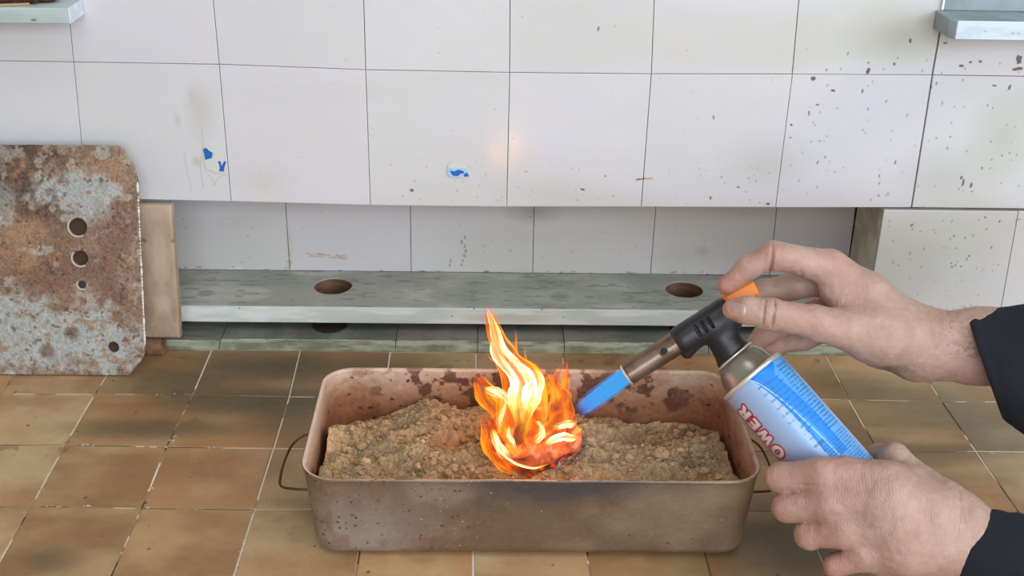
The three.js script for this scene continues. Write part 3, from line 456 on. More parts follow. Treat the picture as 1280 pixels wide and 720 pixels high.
// ------------------------------------------------------------------ roasting tray full of sand
const TR = { cx: 0.0135, cz: 0.3135, hx: 0.1915, hz: 0.093, h: 0.085 };
function roundRect(hx, hz, r, y, n = 14) { // ring of points, counter-clockwise seen from above, starting at the front left
  const out = [], C = [[-1, 1, Math.PI / 2, Math.PI], [-1, -1, Math.PI, 1.5 * Math.PI], [1, -1, 1.5 * Math.PI, 2 * Math.PI], [1, 1, 0, Math.PI / 2]];
  for (const [sx, sz, a0, a1] of C) { for (let k = 0; k <= n; k++) { const a = lerp(a0, a1, k / n); out.push(V3(TR.cx + sx * (hx - r) + Math.cos(a) * r, y, TR.cz + sz * (hz - r) + Math.sin(a) * r)); }
    const nx = C[(C.findIndex((q) => q[0] === sx && q[1] === sz) + 1) % 4]; const e = out[out.length - 1], f = V3(TR.cx + nx[0] * (hx - r) + Math.cos(nx[2]) * r, y, TR.cz + nx[1] * (hz - r) + Math.sin(nx[2]) * r); for (let k = 1; k < 12; k++) out.push(e.clone().lerp(f, k / 12)); }
  return out;
}
{
  const t = thing('roasting_tray', 'scorched rectangular metal roasting tray with wire handles standing on the tiled floor', 'tray');
  const prof = []; // [inset, y]
  const B = 0.014, th = 0.0016;
  prof.push([0.05, 0.0008], [B + 0.006, 0.0008]);
  for (let k = 0; k <= 6; k++) { const a = k / 6 * Math.PI / 2; prof.push([0.006 + B - Math.sin(a) * B, 0.0008 + B - Math.cos(a) * B]); }
  for (let k = 1; k <= 6; k++) { const s = k / 6; prof.push([0.006 * (1 - s), lerp(0.0148, TR.h - 0.003, s)]); }
  prof.push([-0.0014, TR.h - 0.002], [-0.0018, TR.h - 0.0006], [-0.001, TR.h + 0.0003], [th * 0.6, TR.h], [th + 0.0006, TR.h - 0.0018]);
  const split = prof.length - 3;
  for (let k = 5; k >= 0; k--) { const s = k / 6; prof.push([0.006 * (1 - s) + th, lerp(0.0165, TR.h - 0.003, s)]); }
  for (let k = 5; k >= 0; k--) { const a = k / 6 * Math.PI / 2; prof.push([0.006 + th + B - Math.sin(a) * B, 0.0024 + B - Math.cos(a) * B]); }
  prof.push([0.05, 0.0024]);
  const ring = ([i, y], k) => roundRect(TR.hx - i, TR.hz - i, Math.max(0.004, 0.028 - Math.min(i, 0.02)), y).map((p) => { const wob = 0.0012 * (fbm(p.x * 22 + 5, p.z * 22 + 8, 0, 2) - 0.5) * smooth(0.03, 0.085, y); p.y += y > 0.08 ? wob : 0; return p; });
  // outside and inside have their own textures; u, v follow the side seen: x along the long sides, z along the short ones
  const uvT = (u, v, p) => { const dx = Math.abs(p.x - TR.cx) - (TR.hx - 0.028), dz = Math.abs(p.z - TR.cz) - (TR.hz - 0.028), sg = Math.sign(p.x - TR.cx), over = Math.max(0, dx - dz); return [0.5 + sg * 0.4 * (Math.min(Math.abs(p.x - TR.cx), TR.hx) / TR.hx) + sg * over * 0.9 + (p.z < TR.cz ? 0.004 : 0), p.y / 0.1 * 0.48]; };
  const outTex = pixelTex(1024, 512, (u, v) => {
    const V = v % 0.5 * 2, n = fbm(u * 9, v * 5, 0, 5), m = fbm(u * 34, v * 12 + 4, 0, 4), f = fbm(u * 160, v * 80, 0, 2);
    let c = mixc([148, 126, 103], [124, 101, 80], smooth(0.3, 0.7, n));
    c = mixc(c, [166, 158, 150], 0.75 * smooth(0.2, 0.02, Math.abs(u - 0.23) + 0.25 * (n - 0.5)) * smooth(0.95, 0.3, V));        // bluish bare metal at the left
    c = mixc(c, [84, 79, 78], 0.95 * smooth(0.48, 0.78, V + 0.35 * (n - 0.5)) * smooth(0.26, 0.06, Math.abs(u - 0.56) + 0.1 * (m - 0.5)));  // soot under the rim
    c = mixc(c, [134, 92, 66], 0.35 * smooth(0.55, 0.7, m) * smooth(0.5, 0.2, u));
    c = mixc(c, [150, 140, 112], 0.35 * smooth(0.45, 0.7, fbm(u * 7 + 3, v * 9, 0, 3)) * smooth(0.5, 0.8, u));
    const pit = smooth(0.3, 0.08, Math.abs(u - 0.26)) * 0.5 + 0.04;
    c = mixc(c, [84, 66, 52], 0.75 * specks(u * 80, V * 18, 2, pit, 0.05, 0.26));
    c = mixc(c, [232, 218, 198], 0.8 * specks(u * 90, V * 20, 8, smooth(0.06, 0.02, Math.abs(u - 0.37)) * 0.3 + 0.012, 0.06, 0.16));
    const k = 10 * (f - 0.5); return [c[0] + k, c[1] + k, c[2] + k];
  });
  const inTex = pixelTex(1024, 512, (u, v) => {
    const V = v % 0.5 * 2, n = fbm(u * 12, v * 8, 0, 5), m = fbm(u * 40, v * 20 + 4, 0, 4), f = fbm(u * 160, v * 80, 0, 2);
    let c = mixc([198, 174, 150], [162, 124, 94], smooth(0.3, 0.7, n));
    c = mixc(c, [212, 190, 174], 0.7 * smooth(0.62, 0.9, V + 0.3 * (m - 0.5)));
    c = mixc(c, [150, 100, 68], 0.8 * smooth(0.75, 0.4, V + 0.2 * (n - 0.5)));
    c = mixc(c, [82, 56, 46], 0.9 * smooth(0.5, 0.62, m + 0.5 * (n - 0.5)) * smooth(0.3, 0.5, V) * smooth(0.92, 0.7, V) * smooth(0.36, 0.26, Math.abs(u - 0.52)));
    c = mixc(c, [126, 80, 58], 0.4 * smooth(0.48, 0.68, m) * smooth(0.2, 0.5, n)); c = mixc(c, [72, 46, 38], 0.85 * specks(u * 56, V * 15, 2, 0.4, 0.04, 0.3) * smooth(0.3, 0.55, m));
    const k = 16 * (f - 0.5); return [c[0] + k, c[1] + k, c[2] + k];
  });
  const tb = pixelTex(512, 256, (u, v) => fbm(u * 60, v * 30, 0, 3), false);
  const mo = std({ map: outTex, metalness: 0.35, roughness: 0.42, bumpMap: tb, bumpScale: 0.0004 }), mi = std({ map: inTex, metalness: 0.25, roughness: 0.5, bumpMap: tb, bumpScale: 0.0008 });
  part('outer_wall', loft(prof.slice(0, split + 1).map(ring), true, false, uvT), mo, t);
  part('inner_wall', loft(prof.slice(split).map(ring), false, true, uvT), mi, t, 'burnt pinkish brown inside of the tray');
  const wire = std({ color: 0x6b4d3a, metalness: 0.8, roughness: 0.35 });
  for (const s of [-1, 1]) {
    const x = s < 0 ? TR.cx - TR.hx + 0.0035 : TR.cx + TR.hx - 0.0035, h = [[x - s * 0.001, 0.0535, 0.286], [x + s * 0.014, 0.052, 0.286], [x + s * 0.025, 0.047, 0.2895], [x + s * 0.03, 0.043, 0.298], [x + s * 0.0335, 0.036, 0.331], [x + s * 0.0315, 0.033, 0.3415], [x + s * 0.016, 0.0335, 0.347], [x - s * 0.001, 0.034, 0.347]];
    part('handle', new THREE.TubeGeometry(new THREE.CatmullRomCurve3(h.map((p) => V3(...p)), false, 'centripetal'), 60, 0.0012, 8), wire, t, s < 0 ? 'thin wire handle at the left' : 'thin wire handle at the right');
  }
}
const sandBase = (x, z) => {
  const u = (x - TR.cx) / TR.hx, w = (z - TR.cz) / TR.hz;
  let h = 0.048 + 0.009 * smooth(-0.9, 0.3, w);
  h -= 0.026 * smooth(0.55, 1.25, Math.hypot((u + 1.0) / 0.75, (w + 1.0) / 0.9) < 1.3 ? 1.3 - Math.hypot((u + 1.0) / 0.75, (w + 1.0) / 0.9) : 0) ;
  h -= 0.022 * smooth(0.05, 0.9, u) * smooth(0.3, -0.9, w);
  h += 0.008 * Math.exp(-(((u + 0.3) / 0.5) ** 2) - (((w + 0.45) / 0.25) ** 2)) + 0.006 * Math.exp(-(((u - 0.3) / 0.25) ** 2) - (((w + 0.1) / 0.5) ** 2));
  h -= 0.007 * Math.exp(-(((u + 0.25) / 0.35) ** 2) - (((w - 0.05) / 0.15) ** 2));
  return h;
};
const sandH = (x, z) => {
  const n = fbm(x * 24 + 3, z * 30 + 8, 0, 4), w1 = fbm(x * 70, z * 70, 0, 3) - 0.5, w2 = fbm(x * 70 + 50, z * 70, 0, 3) - 0.5, X = x + 0.02 * w1, Z = z + 0.02 * w2;
  const rid = 1 - Math.abs(2 * fbm(x * 20 + 11, z * 46, 0, 4) - 1);
  const m = smooth(0.42, 0.6, fbm(x * 38 + 70, z * 44, 0, 3));
  return sandBase(x, z) + 0.03 * (n - 0.5) + 0.02 * (rid - 0.75) + 0.004 * m * (fbm(X * 70, Z * 70, 0, 3) - 0.4) + 0.003 * (fbm(x * 190, z * 190, 0, 3) - 0.5) + 0.0012 * (hash3(Math.round(x * 40000), Math.round(z * 40000), 1) - 0.5);
};
{
  const nx = 400, nz = 210, pos = [], col = [], uv = [], idx = [], hx = TR.hx - 0.0105, hz = TR.hz - 0.0105, r = 0.017;
  const tint = (x, z, h, k = 0) => { const n = fbm(x * 60 + k, z * 60 + 2, 0, 3), g = fbm(x * 500, z * 500 + k, 0, 2); const b = lerp(0.58, 1.26, n) * lerp(0.62, 1.3, g) * lerp(0.78, 1.22, hash3(Math.round(x * 40000), Math.round(z * 40000), 7)); const w = smooth(0.45, 0.7, fbm(x * 22 + 5, z * 22, 0, 3)); return [0.475 * b * lerp(1, 0.88, w), 0.31 * b * lerp(1, 0.96, w), 0.162 * b]; };
  for (let j = 0; j <= nz; j++) for (let i = 0; i <= nx; i++) {
    const x = (i / nx * 2 - 1) * hx, ax = Math.abs(x) - (hx - r), zm = ax > 0 ? hz - r + Math.sqrt(Math.max(0, r * r - ax * ax)) : hz, z = (j / nz * 2 - 1) * zm;
    const X = x + TR.cx, Z = z + TR.cz; pos.push(X, Math.max(0.012, sandH(X, Z)), Z); uv.push(X * 8, Z * 8); col.push(...tint(X, Z, 0));
  }
  for (let j = 0; j < nz; j++) for (let i = 0; i < nx; i++) { const a = j * (nx + 1) + i, b = a + 1, c = a + nx + 1, d = c + 1; idx.push(a, c, b, b, c, d); }
  const parts = [geoFrom(pos, idx, uv, col)];
  for (let k = 0; k < 5200; k++) {
    const X = TR.cx + rr(-0.95, 0.95) * hx, Z = TR.cz + rr(-0.95, 0.93) * hz, m = smooth(0.36, 0.62, fbm(X * 38 + 70, Z * 44, 0, 3)); if (rnd() > 0.3 + 0.7 * m) continue;
    const q0 = rnd(), s = q0 < 0.72 ? rr(0.0006, 0.0014) : q0 < 0.95 ? rr(0.0013, 0.0026) : rr(0.0024, 0.0046), g = new THREE.IcosahedronGeometry(s, 1), p = g.attributes.position, cc = [], uu = [], o = k * 1.7, tn = tint(X + k * 0.0007, Z, 0, o), sx = rr(0.8, 1.25), sy = rr(0.6, 0.9);
    for (let i = 0; i < p.count; i++) { const x = p.getX(i), y = p.getY(i), z = p.getZ(i), q = 0.6 + 0.8 * noise3(x / s * 1.3 + o, y / s * 1.3 + 5, z / s * 1.3 + o); p.setXYZ(i, x * q * sx, y * q * sy, z * q); cc.push(...tn); uu.push(X * 8 + x * 8, Z * 8 + y * 8); }
    g.translate(X, sandH(X, Z) + s * 0.2, Z); g.deleteAttribute('uv'); g.setAttribute('color', new THREE.Float32BufferAttribute(cc, 3)); g.setAttribute('uv', new THREE.Float32BufferAttribute(uu, 2)); g.computeVertexNormals(); g.setIndex([...Array(p.count).keys()]); parts.push(g);
  }
  const sb = pixelTex(512, 512, (u, v) => { const [d] = worley(u * 120, v * 120); return 0.5 * (1 - d) + 0.5 * fbm(u * 160, v * 160, 0, 2); }, false);
  sb.wrapS = sb.wrapT = THREE.RepeatWrapping;
  const s = part('sand', mergeGeometries(parts), std({ vertexColors: true, roughness: 1, bumpMap: sb, bumpScale: 0.0009 }), null);
  s.userData = { label: 'damp lumpy brown sand filling the metal tray', category: 'sand', kind: 'stuff' };
}

// ------------------------------------------------------------------ the burning ball and its fire
const BALL = at(668, 548, 1.05);
{
  const t = thing('burning_ball', 'crumpled charred ball of paper and foil burning on the sand', 'crumpled ball');
  const R = 0.036, c = BALL;
  const crump = (x, y, z) => { const X = x * 46, Y = y * 46, Z = z * 46; return Math.abs(noise3(X + 3, Y, Z) - 0.5) * 0.018 + Math.abs(noise3(X * 2.1, Y * 2.1 + 7, Z * 2.1) - 0.5) * 0.009; };
  const sd = (x, y, z) => (Math.hypot((x - c.x) / 1.12, (y - c.y) / 0.92, (z - c.z) / 0.85) - R) + crump(x, y, z) - 0.004;
  const g = surfaceNets(sd, c.clone().addScalar(-0.05), c.clone().addScalar(0.05), 0.0013);
  uvFrom(g, (x, y, z) => [(x - c.x) * 10 + 0.5 + (z - c.z) * 3, (y - c.y) * 10 + 0.5]);
  const tex = pixelTex(256, 256, (u, v) => { const n = fbm(u * 7, v * 7, 0, 4), m = fbm(u * 20, v * 20, 0, 3); return mixc(mixc([190, 96, 52], [86, 40, 26], smooth(0.4, 0.65, n)), [214, 160, 130], 0.6 * smooth(0.58, 0.7, m)); });
  const glow = pixelTex(256, 256, (u, v) => { const n = fbm(u * 9 + 40, v * 9, 0, 4), e = 0.1 + 0.9 * smooth(0.46, 0.62, n), h = smooth(0.62, 0.74, n); return [255 * e, (80 + 120 * h) * e, (12 + 70 * h) * e]; });
  part('charred_paper', g, std({ map: tex, roughness: 0.8, emissive: 0xffffff, emissiveMap: glow, emissiveIntensity: 0.75 }), t);
  // strip of silver foil folded round the lower right
  const rows = [];
  for (let i = 0; i <= 26; i++) { const a = lerp(0.05, 1.35, i / 26), row = []; for (let j = 0; j <= 8; j++) {
    const e = lerp(-0.66, -0.3, j / 8) + 0.09 * Math.sin(a * 13) + 0.05 * Math.sin(a * 31), dir = V3(1.12 * Math.cos(e) * Math.cos(a), 0.92 * Math.sin(e), 0.85 * Math.cos(e) * Math.sin(a)); let s0 = 0.015, e0 = 0.07;
    for (let q = 0; q < 18; q++) { const m = (s0 + e0) / 2; if (sd(c.x + dir.x * m, c.y + dir.y * m, c.z + dir.z * m) < 0) s0 = m; else e0 = m; }
    row.push(c.clone().addScaledVector(dir, s0 + 0.0012 + 0.0016 * noise3(a * 14, e * 30, 1.5) + 0.0012 * (j / 8)));
  } rows.push(row); }
  const pos = [], idx = []; rows.forEach((r) => r.forEach((p) => pos.push(p.x, p.y, p.z)));
  const base = pos.length / 3; rows.forEach((r) => r.forEach((p) => { const d = p.clone().sub(c).normalize().multiplyScalar(-0.0006); pos.push(p.x + d.x, p.y + d.y, p.z + d.z); }));
  for (let i = 0; i < 26; i++) for (let j = 0; j < 8; j++) { const a = i * 9 + j, b = a + 1, d = a + 9, e = d + 1; idx.push(a, b, d, b, e, d, base + a, base + d, base + b, base + b, base + d, base + e); }
  part('foil', geoFrom(pos, idx), std({ color: 0xd8d2ce, metalness: 0.5, roughness: 0.4, side: THREE.DoubleSide }), t, 'crinkled silver foil edge');
}
{
  const t = thing('fire', 'orange and yellow flames rising from the crumpled ball on the sand', 'fire');
  t.position.copy(BALL);
  // flame colours run from the foot (v = 0) to the tip (v = 1); streaks follow the flame
  const ramp = (stops) => (v) => { for (let i = 1; i < stops.length; i++) if (v <= stops[i][0]) return mixc(stops[i - 1][1], stops[i][1], (v - stops[i - 1][0]) / (stops[i][0] - stops[i - 1][0])); return stops[stops.length - 1][1]; };
  const veil = ramp([[0, [255, 120, 16]], [0.4, [255, 140, 22]], [0.75, [255, 116, 14]], [1, [250, 84, 10]]]), core = ramp([[0, [255, 196, 70]], [0.3, [255, 238, 170]], [0.65, [255, 232, 150]], [1, [255, 160, 40]]]);
  const eTex = (f, sp) => pixelTex(128, 128, (u, v) => { const s = fbm(Math.cos(u * 6.283) * 2.2 + 5 + sp, Math.sin(u * 6.283) * 2.2 + v * 3, v * 1.4 + 0.3, 3); const c = f(v), k = lerp(0.72, 1.15, smooth(0.3, 0.7, s)); return [c[0] * k, c[1] * k * k, c[2] * k * k]; });
  const aTex = (lo, hi, sp) => pixelTex(128, 128, (u, v) => { const s = fbm(Math.cos(u * 6.283) * 3 + 9 + sp, Math.sin(u * 6.283) * 3 + v * 2.5, v * 1.2 + 0.6, 4); return lerp(lo, hi, smooth(0.35, 0.68, s)) * smooth(1.02, 0.72, v) * smooth(-0.02, 0.3, v); }, false);
  const fm = (e, a, k) => std({ color: 0x000000, roughness: 1, emissive: 0xffffff, emissiveMap: e, emissiveIntensity: k, alphaMap: a, transparent: true, side: THREE.DoubleSide, depthWrite: false });
  const M = { veil: fm(eTex(veil, 0), aTex(0.08, 0.7, 0), 1.5), veil2: fm(eTex(veil, 7), aTex(0.15, 0.85, 4), 1.6), mid: fm(eTex(core, 3), aTex(0.05, 0.9, 8), 2.2), core: fm(eTex(core, 5), aTex(0.3, 1.0, 2), 3.6) };
  // a tongue: points [x, y, half width] as seen in the photograph at a depth, thickness a share of the width
  function tongue(pts, d, mat, thick = 0.8, ruf = 0.25, sp = 0) {
    const curve = new THREE.CatmullRomCurve3(pts.map(([x, y, , dd = 0]) => at(x, y, d + dd).sub(BALL)), false, 'centripetal'), n = 34, m = 20, rings = [];
    for (let i = 0; i <= n; i++) {
      const s = i / n, p = curve.getPoint(s), tan = curve.getTangent(s), side = V3(0, 0, 0).crossVectors(camBack, tan).normalize(), q = s * (pts.length - 1), k = Math.min(pts.length - 2, Math.floor(q)), f = q - k, w = lerp(pts[k][2], pts[k + 1][2], f * f * (3 - 2 * f)) * d / F;
      rings.push(Array.from({ length: m }, (_, j) => { const a = j / m * 6.2832, z = 1 + ruf * (noise3(Math.cos(a) * 1.6 + sp, Math.sin(a) * 1.6 + s * 5, s * 4 + sp + 0.4) - 0.5) * 2; return p.clone().addScaledVector(side, Math.cos(a) * w * z).addScaledVector(camBack, Math.sin(a) * w * thick * z); }));
    }
    part('flame_tongue', loft(rings, true, true), mat, t);
  }
  // the tall tongue, veil and core
  tongue([[650, 556, 26, -0.04], [652, 515, 34, -0.03], [652, 478, 28], [634, 450, 16], [621, 425, 11], [614, 400, 8], [606, 374, 2]], 1.05, M.veil2, 0.7, 0.3, 1);
  tongue([[652, 535, 8, -0.04], [653, 500, 16, -0.03], [653, 478, 16, -0.01], [641, 459, 13], [625, 441, 11], [621, 420, 7], [614, 398, 4], [608, 383, 1.5]], 1.048, M.core, 0.7, 0.3, 2);
  tongue([[660, 520, 5, -0.03], [666, 494, 12, -0.02], [671, 474, 9], [664, 458, 3]], 1.042, M.core, 0.7, 0.3, 9);
  // left wing
  tongue([[645, 535, 18], [628, 515, 17], [612, 496, 15], [600, 478, 9], [592, 468, 2]], 1.045, M.veil2, 0.6, 0.35, 3);
  tongue([[640, 520, 5], [632, 500, 7], [624, 492, 6], [612, 488, 5], [604, 484, 2]], 1.036, M.mid, 0.7, 0.3, 4);
  // right wing
  tongue([[690, 530, 18], [694, 505, 18], [698, 485, 12], [703, 466, 9], [707, 452, 3]], 1.055, M.veil, 0.6, 0.35, 5);
  tongue([[680, 548, 20, -0.04], [684, 520, 30, -0.03], [684, 495, 26, -0.02], [684, 476, 14], [684, 462, 4]], 1.055, M.veil, 0.6, 0.35, 12);
  tongue([[640, 470, 4], [644, 450, 4], [645, 432, 2], [646, 412, 0.8]], 1.052, M.veil, 0.7, 0.3, 13);
  // the sheet of fire wrapped round the ball
  tongue([[650, 586, 12], [632, 574, 16], [618, 555, 14], [612, 535, 11], [604, 515, 4]], 1.03, M.veil2, 0.6, 0.3, 6);
  tongue([[640, 578, 4], [628, 566, 6], [620, 550, 5], [614, 535, 3]], 1.018, M.mid, 0.7, 0.3, 14);
  tongue([[664, 570, 16], [655, 548, 24], [652, 525, 24], [650, 500, 12]], 1.02, M.veil, 0.5, 0.35, 7);
  tongue([[681, 556, 2], [692, 550, 4], [704, 546, 5], [716, 548, 4], [723, 545, 1]], 1.012, M.core, 0.8, 0.5, 8);
  tongue([[688, 534, 1.5], [700, 532, 4], [712, 530, 4.5], [722, 529, 1.5]], 1.013, M.mid, 0.8, 0.5, 10);
  tongue([[664, 552, 1.5], [672, 549, 4], [678, 541, 4], [674, 530, 2.5], [668, 526, 1]], 1.012, M.mid, 0.8, 0.6, 11);
  tongue([[646, 564, 1.5], [640, 552, 3.5], [635, 542, 2.5], [637, 530, 1]], 1.012, M.mid, 0.8, 0.6, 15);
  tongue([[628, 538, 1.5], [624, 528, 3.5], [628, 516, 3], [631, 505, 2], [630, 496, 1]], 1.02, M.mid, 0.8, 0.6, 16);
  tongue([[664, 552, 6], [684, 540, 10], [702, 524, 11], [716, 506, 4]], 1.02, M.veil, 0.5, 0.4, 18);
  tongue([[622, 556, 0.8], [632, 570, 1.8], [648, 581, 1.6], [668, 585, 1.5], [690, 578, 0.6]], 1.006, M.mid, 0.7, 0.5, 19);
  for (const [pts, q] of [[[[646, 462, 0.9], [643, 440, 0.7], [645, 422, 0.6], [643, 408, 0.3]], 20], [[[622, 455, 0.9], [613, 448, 0.8], [608, 440, 0.4]], 21], [[[704, 492, 0.9], [708, 476, 0.7], [709, 458, 0.6], [708, 446, 0.3]], 22], [[[690, 480, 0.8], [684, 468, 0.7], [676, 460, 0.4]], 23], [[[660, 455, 0.8], [656, 440, 0.6], [659, 428, 0.3]], 24]]) tongue(pts, 1.05, M.veil2, 0.9, 0.1, q);
  for (const [x, y, d, k] of [[642, 462, 1.052, 1], [662, 545, 1.0, 0.4]]) {
    const l = new THREE.PointLight(0xff9a3c, FIRE * k, 0, 2); l.position.copy(at(x, y, d).sub(BALL)); l.castShadow = true; l.name = 'fire_light'; t.add(l);
  }
}

// ------------------------------------------------------------------ the gas torch
const TOP = at(940, 470, 1.02), BOT0 = at(940 + 66, 470 + 75, 1.02 - 100 * 0.000145);
const AX = BOT0.clone().sub(TOP).normalize();                         // from the can's top down its axis
const toEye = C0.clone().sub(TOP).normalize(), CN = toEye.clone().addScaledVector(AX, -toEye.dot(AX)).normalize(), CT = V3(0, 0, 0).crossVectors(AX, CN).normalize(); // CN faces the camera; CT to the can's side
const canR = 0.0308, canL = 0.182;
if (CT.dot(camRight) < 0) CT.negate();                               // CT: the side to the upper right
const canP = (s, r, a) => TOP.clone().addScaledVector(AX, s).addScaledVector(CN, Math.cos(a) * r).addScaledVector(CT, Math.sin(a) * r);
const turned = (prof, n = 72) => loft(prof.map(([r, s]) => Array.from({ length: n }, (_, j) => canP(s, r, (j / n) * 6.2832 - Math.PI))), true, true);
{
  const t = thing('gas_torch', 'black gas torch with brass-brown nozzle and orange knob on a blue and white gas can', 'torch');
  const label = canvasTex(2048, 1400, (c, w, h) => {
    // x: round the can, the middle faces the camera; y: down the can
    const px = (a) => (a / 6.2832 + 0.5) * w, py = (s) => s / canL * h;
    const g = c.createLinearGradient(px(-1.6), 0, px(1.6), 0); g.addColorStop(0, '#a2b0cc'); g.addColorStop(0.3, '#a3b8dc'); g.addColorStop(0.62, '#9cc3ee'); g.addColorStop(1, '#86bdf5'); c.fillStyle = g; c.fillRect(0, 0, w, h);
    // blue field with its curved edge
    c.fillStyle = '#0d86e8'; c.beginPath(); c.moveTo(px(-0.12), 0); c.bezierCurveTo(px(0.08), py(0.02), px(0.22), py(0.05), px(0.12), py(0.085)); c.lineTo(px(0.5), py(0.1)); c.lineTo(px(0.62), py(0.06)); c.lineTo(px(0.85), py(0.03)); c.lineTo(px(0.75), 0); c.closePath(); c.fill();
    c.fillStyle = 'rgba(60,160,248,0.85)'; c.beginPath(); c.moveTo(px(0.05), py(0.015)); c.bezierCurveTo(px(0.2), py(0.03), px(0.35), py(0.06), px(0.1), py(0.1)); c.lineTo(px(0.2), h); c.lineTo(px(1.25), h); c.lineTo(px(1.25), 0); c.lineTo(px(0.5), 0); c.closePath(); c.fill();
    const g2 = c.createLinearGradient(px(0.1), 0, px(1.3), 0); g2.addColorStop(0, 'rgba(120,190,250,0)'); g2.addColorStop(1, 'rgba(130,185,235,0.9)'); c.fillStyle = g2; c.fillRect(px(0.1), 0, px(1.3) - px(0.1), h);
    c.fillStyle = '#1088ea'; c.beginPath(); c.moveTo(px(-0.1), 0); c.lineTo(px(0.85), 0); c.lineTo(px(0.5), py(0.012)); c.bezierCurveTo(px(0.62), py(0.03), px(0.75), py(0.05), px(0.68), py(0.095)); c.lineTo(px(0.42), py(0.095)); c.bezierCurveTo(px(0.45), py(0.06), px(0.28), py(0.03), px(-0.1), py(0.002)); c.closePath(); c.fill();
    c.strokeStyle = 'rgba(214,232,252,0.85)'; c.lineWidth = 7; c.beginPath(); c.moveTo(px(-0.12), py(0.003)); c.bezierCurveTo(px(0.1), py(0.01), px(0.3), py(0.04), px(0.38), py(0.105)); c.stroke();
    // unreadable small print: rows of short strokes
    const strokes = (a0, a1, s0, s1, step, hgt, col) => { c.fillStyle = col; for (let s = s0; s < s1; s += step) { let a = a0(s) + rr(0, 0.04); while (a < a1(s)) { const l = rr(0.008, 0.034); c.fillRect(px(a), py(s), px(a + l) - px(a), py(hgt)); if (rnd() < 0.5) c.fillRect(px(a), py(s - hgt * 0.5), 4, py(hgt * 1.6)); a += l + rr(0.01, 0.03) + (rnd() < 0.08 ? 0.06 : 0); } } };
    strokes((s) => 0.52 - s * 1.2 + 0.2, () => 1.2, 0.008, 0.075, 0.0034, 0.0013, '#0c4f9a');
    strokes((s) => 0.1, () => 0.62, 0.014, 0.066, 0.0048, 0.0011, '#2a5fa8');
    strokes(() => 0.12, () => 1.22, 0.079, 0.15, 0.0026, 0.0009, '#1d5aa4');
    strokes(() => -0.12, () => 0.25, 0.012, 0.055, 0.0075, 0.0016, 'rgba(86,98,126,0.8)');
    strokes(() => 0.02, () => 0.2, 0.058, 0.076, 0.006, 0.0012, 'rgba(70,90,130,0.8)');
    c.fillStyle = '#16233f'; c.font = 'bold 26px sans-serif'; c.textAlign = 'left'; c.fillText('•BUTANE', px(-0.02), py(0.0785));
    // big lettering running up the can
    c.save(); c.translate(px(-1.0), 0); c.rotate(-Math.PI / 2); c.font = 'bold 150px sans-serif'; c.textAlign = 'center'; c.textBaseline = 'middle'; c.lineJoin = 'round';
    for (const [stroke, wd] of [['#a8262e', 34], ['#f2e9ee', 10]]) for (const [ch, y, wdt] of [['P', 598, 92], ['O', 474, 108], ['W', 354, 116], ['E', 250, 84], ['R', 156, 96]]) {
      const m = c.measureText(ch).width; c.save(); c.translate(-y, 4); c.scale(wdt / m * 0.92, 1.32); c.strokeStyle = stroke; c.lineWidth = wd; c.strokeText(ch, 0, 0);
      if (wd === 10) { c.fillStyle = '#f4e6ea'; c.fillText(ch, 0, 0); c.strokeStyle = 'rgba(190,60,70,0.5)'; c.lineWidth = 2; c.strokeText(ch, 0, 0); } c.restore();
    }
    c.restore();
  });
  label.flipY = true;
  const body = []; body.push([canR - 0.0012, 0.0022], [canR - 0.0003, 0.0032], [canR, 0.0046]); for (let k = 1; k < 12; k++) body.push([canR, lerp(0.0046, canL - 0.004, k / 12)]); body.push([canR, canL - 0.004], [canR - 0.001, canL - 0.001]);
  const bg = turned(body); uvFrom(bg, (x, y, z) => { const p = V3(x, y, z).sub(TOP), s = p.dot(AX); return [0, 1 - s / canL]; });
  { const p = bg.attributes.position, uv = bg.attributes.uv; for (let i = 0; i < p.count; i++) { const q = V3(p.getX(i), p.getY(i), p.getZ(i)).sub(TOP); let a = Math.atan2(q.dot(CT), q.dot(CN)); const j = i % 73; if (i < body.length * 73) a = j / 72 * 6.2832 - Math.PI; uv.setX(i, a / 6.2832 + 0.5); } }
  part('can', bg, new THREE.MeshPhysicalMaterial({ map: label, roughness: 0.32, metalness: 0.1, clearcoat: 0.4, clearcoatRoughness: 0.2, side: THREE.DoubleSide }), t, 'blue and white printed gas can');
  const metal = std({ color: 0xa9a99a, metalness: 0.85, roughness: 0.34, side: THREE.DoubleSide }), bright = std({ color: 0xe6dccb, metalness: 0.5, roughness: 0.3, side: THREE.DoubleSide });
  part('can_rim', turned([[canR - 0.0025, 0.0026], [canR - 0.0004, 0.0022], [canR + 0.0006, 0.0006], [canR, -0.001], [canR - 0.0015, -0.0018], [canR - 0.004, -0.0012]]), bright, t, 'pale rolled rim of the can');
  part('can_neck', turned([[canR - 0.0035, -0.0005], [canR - 0.0055, -0.004], [canR - 0.0068, -0.009], [canR - 0.008, -0.0135], [canR - 0.0105, -0.0175], [canR - 0.0115, -0.0205], [0.012, -0.021]]), metal, t, 'dull metal shoulder of the can');
  part('can_base', turned([[canR - 0.0015, canL - 0.002], [canR + 0.0004, canL - 0.0005], [canR, canL + 0.001], [canR - 0.003, canL + 0.0012], [0.004, canL - 0.006]]), bright, t);
  part('collar_ring', turned([[0.008, -0.0205], [0.0188, -0.0206], [0.0193, -0.0216], [0.0188, -0.0228], [0.008, -0.0228]]), bright, t, 'bright thin metal ring');
  // head: housing, knob, nozzle
  const d = 1.018, px = (n) => n * d / F, n0 = at(783, 469, d + 0.01), n1 = at(842, 431, d + 0.004), h1 = at(905, 391, d), neck = canP(-0.0228, 0, 0), A = n1.clone().sub(n0).normalize();
  const mid = at(893, 408, d + 0.001), lump = at(859, 441, d + 0.003), back = at(912, 396, d);
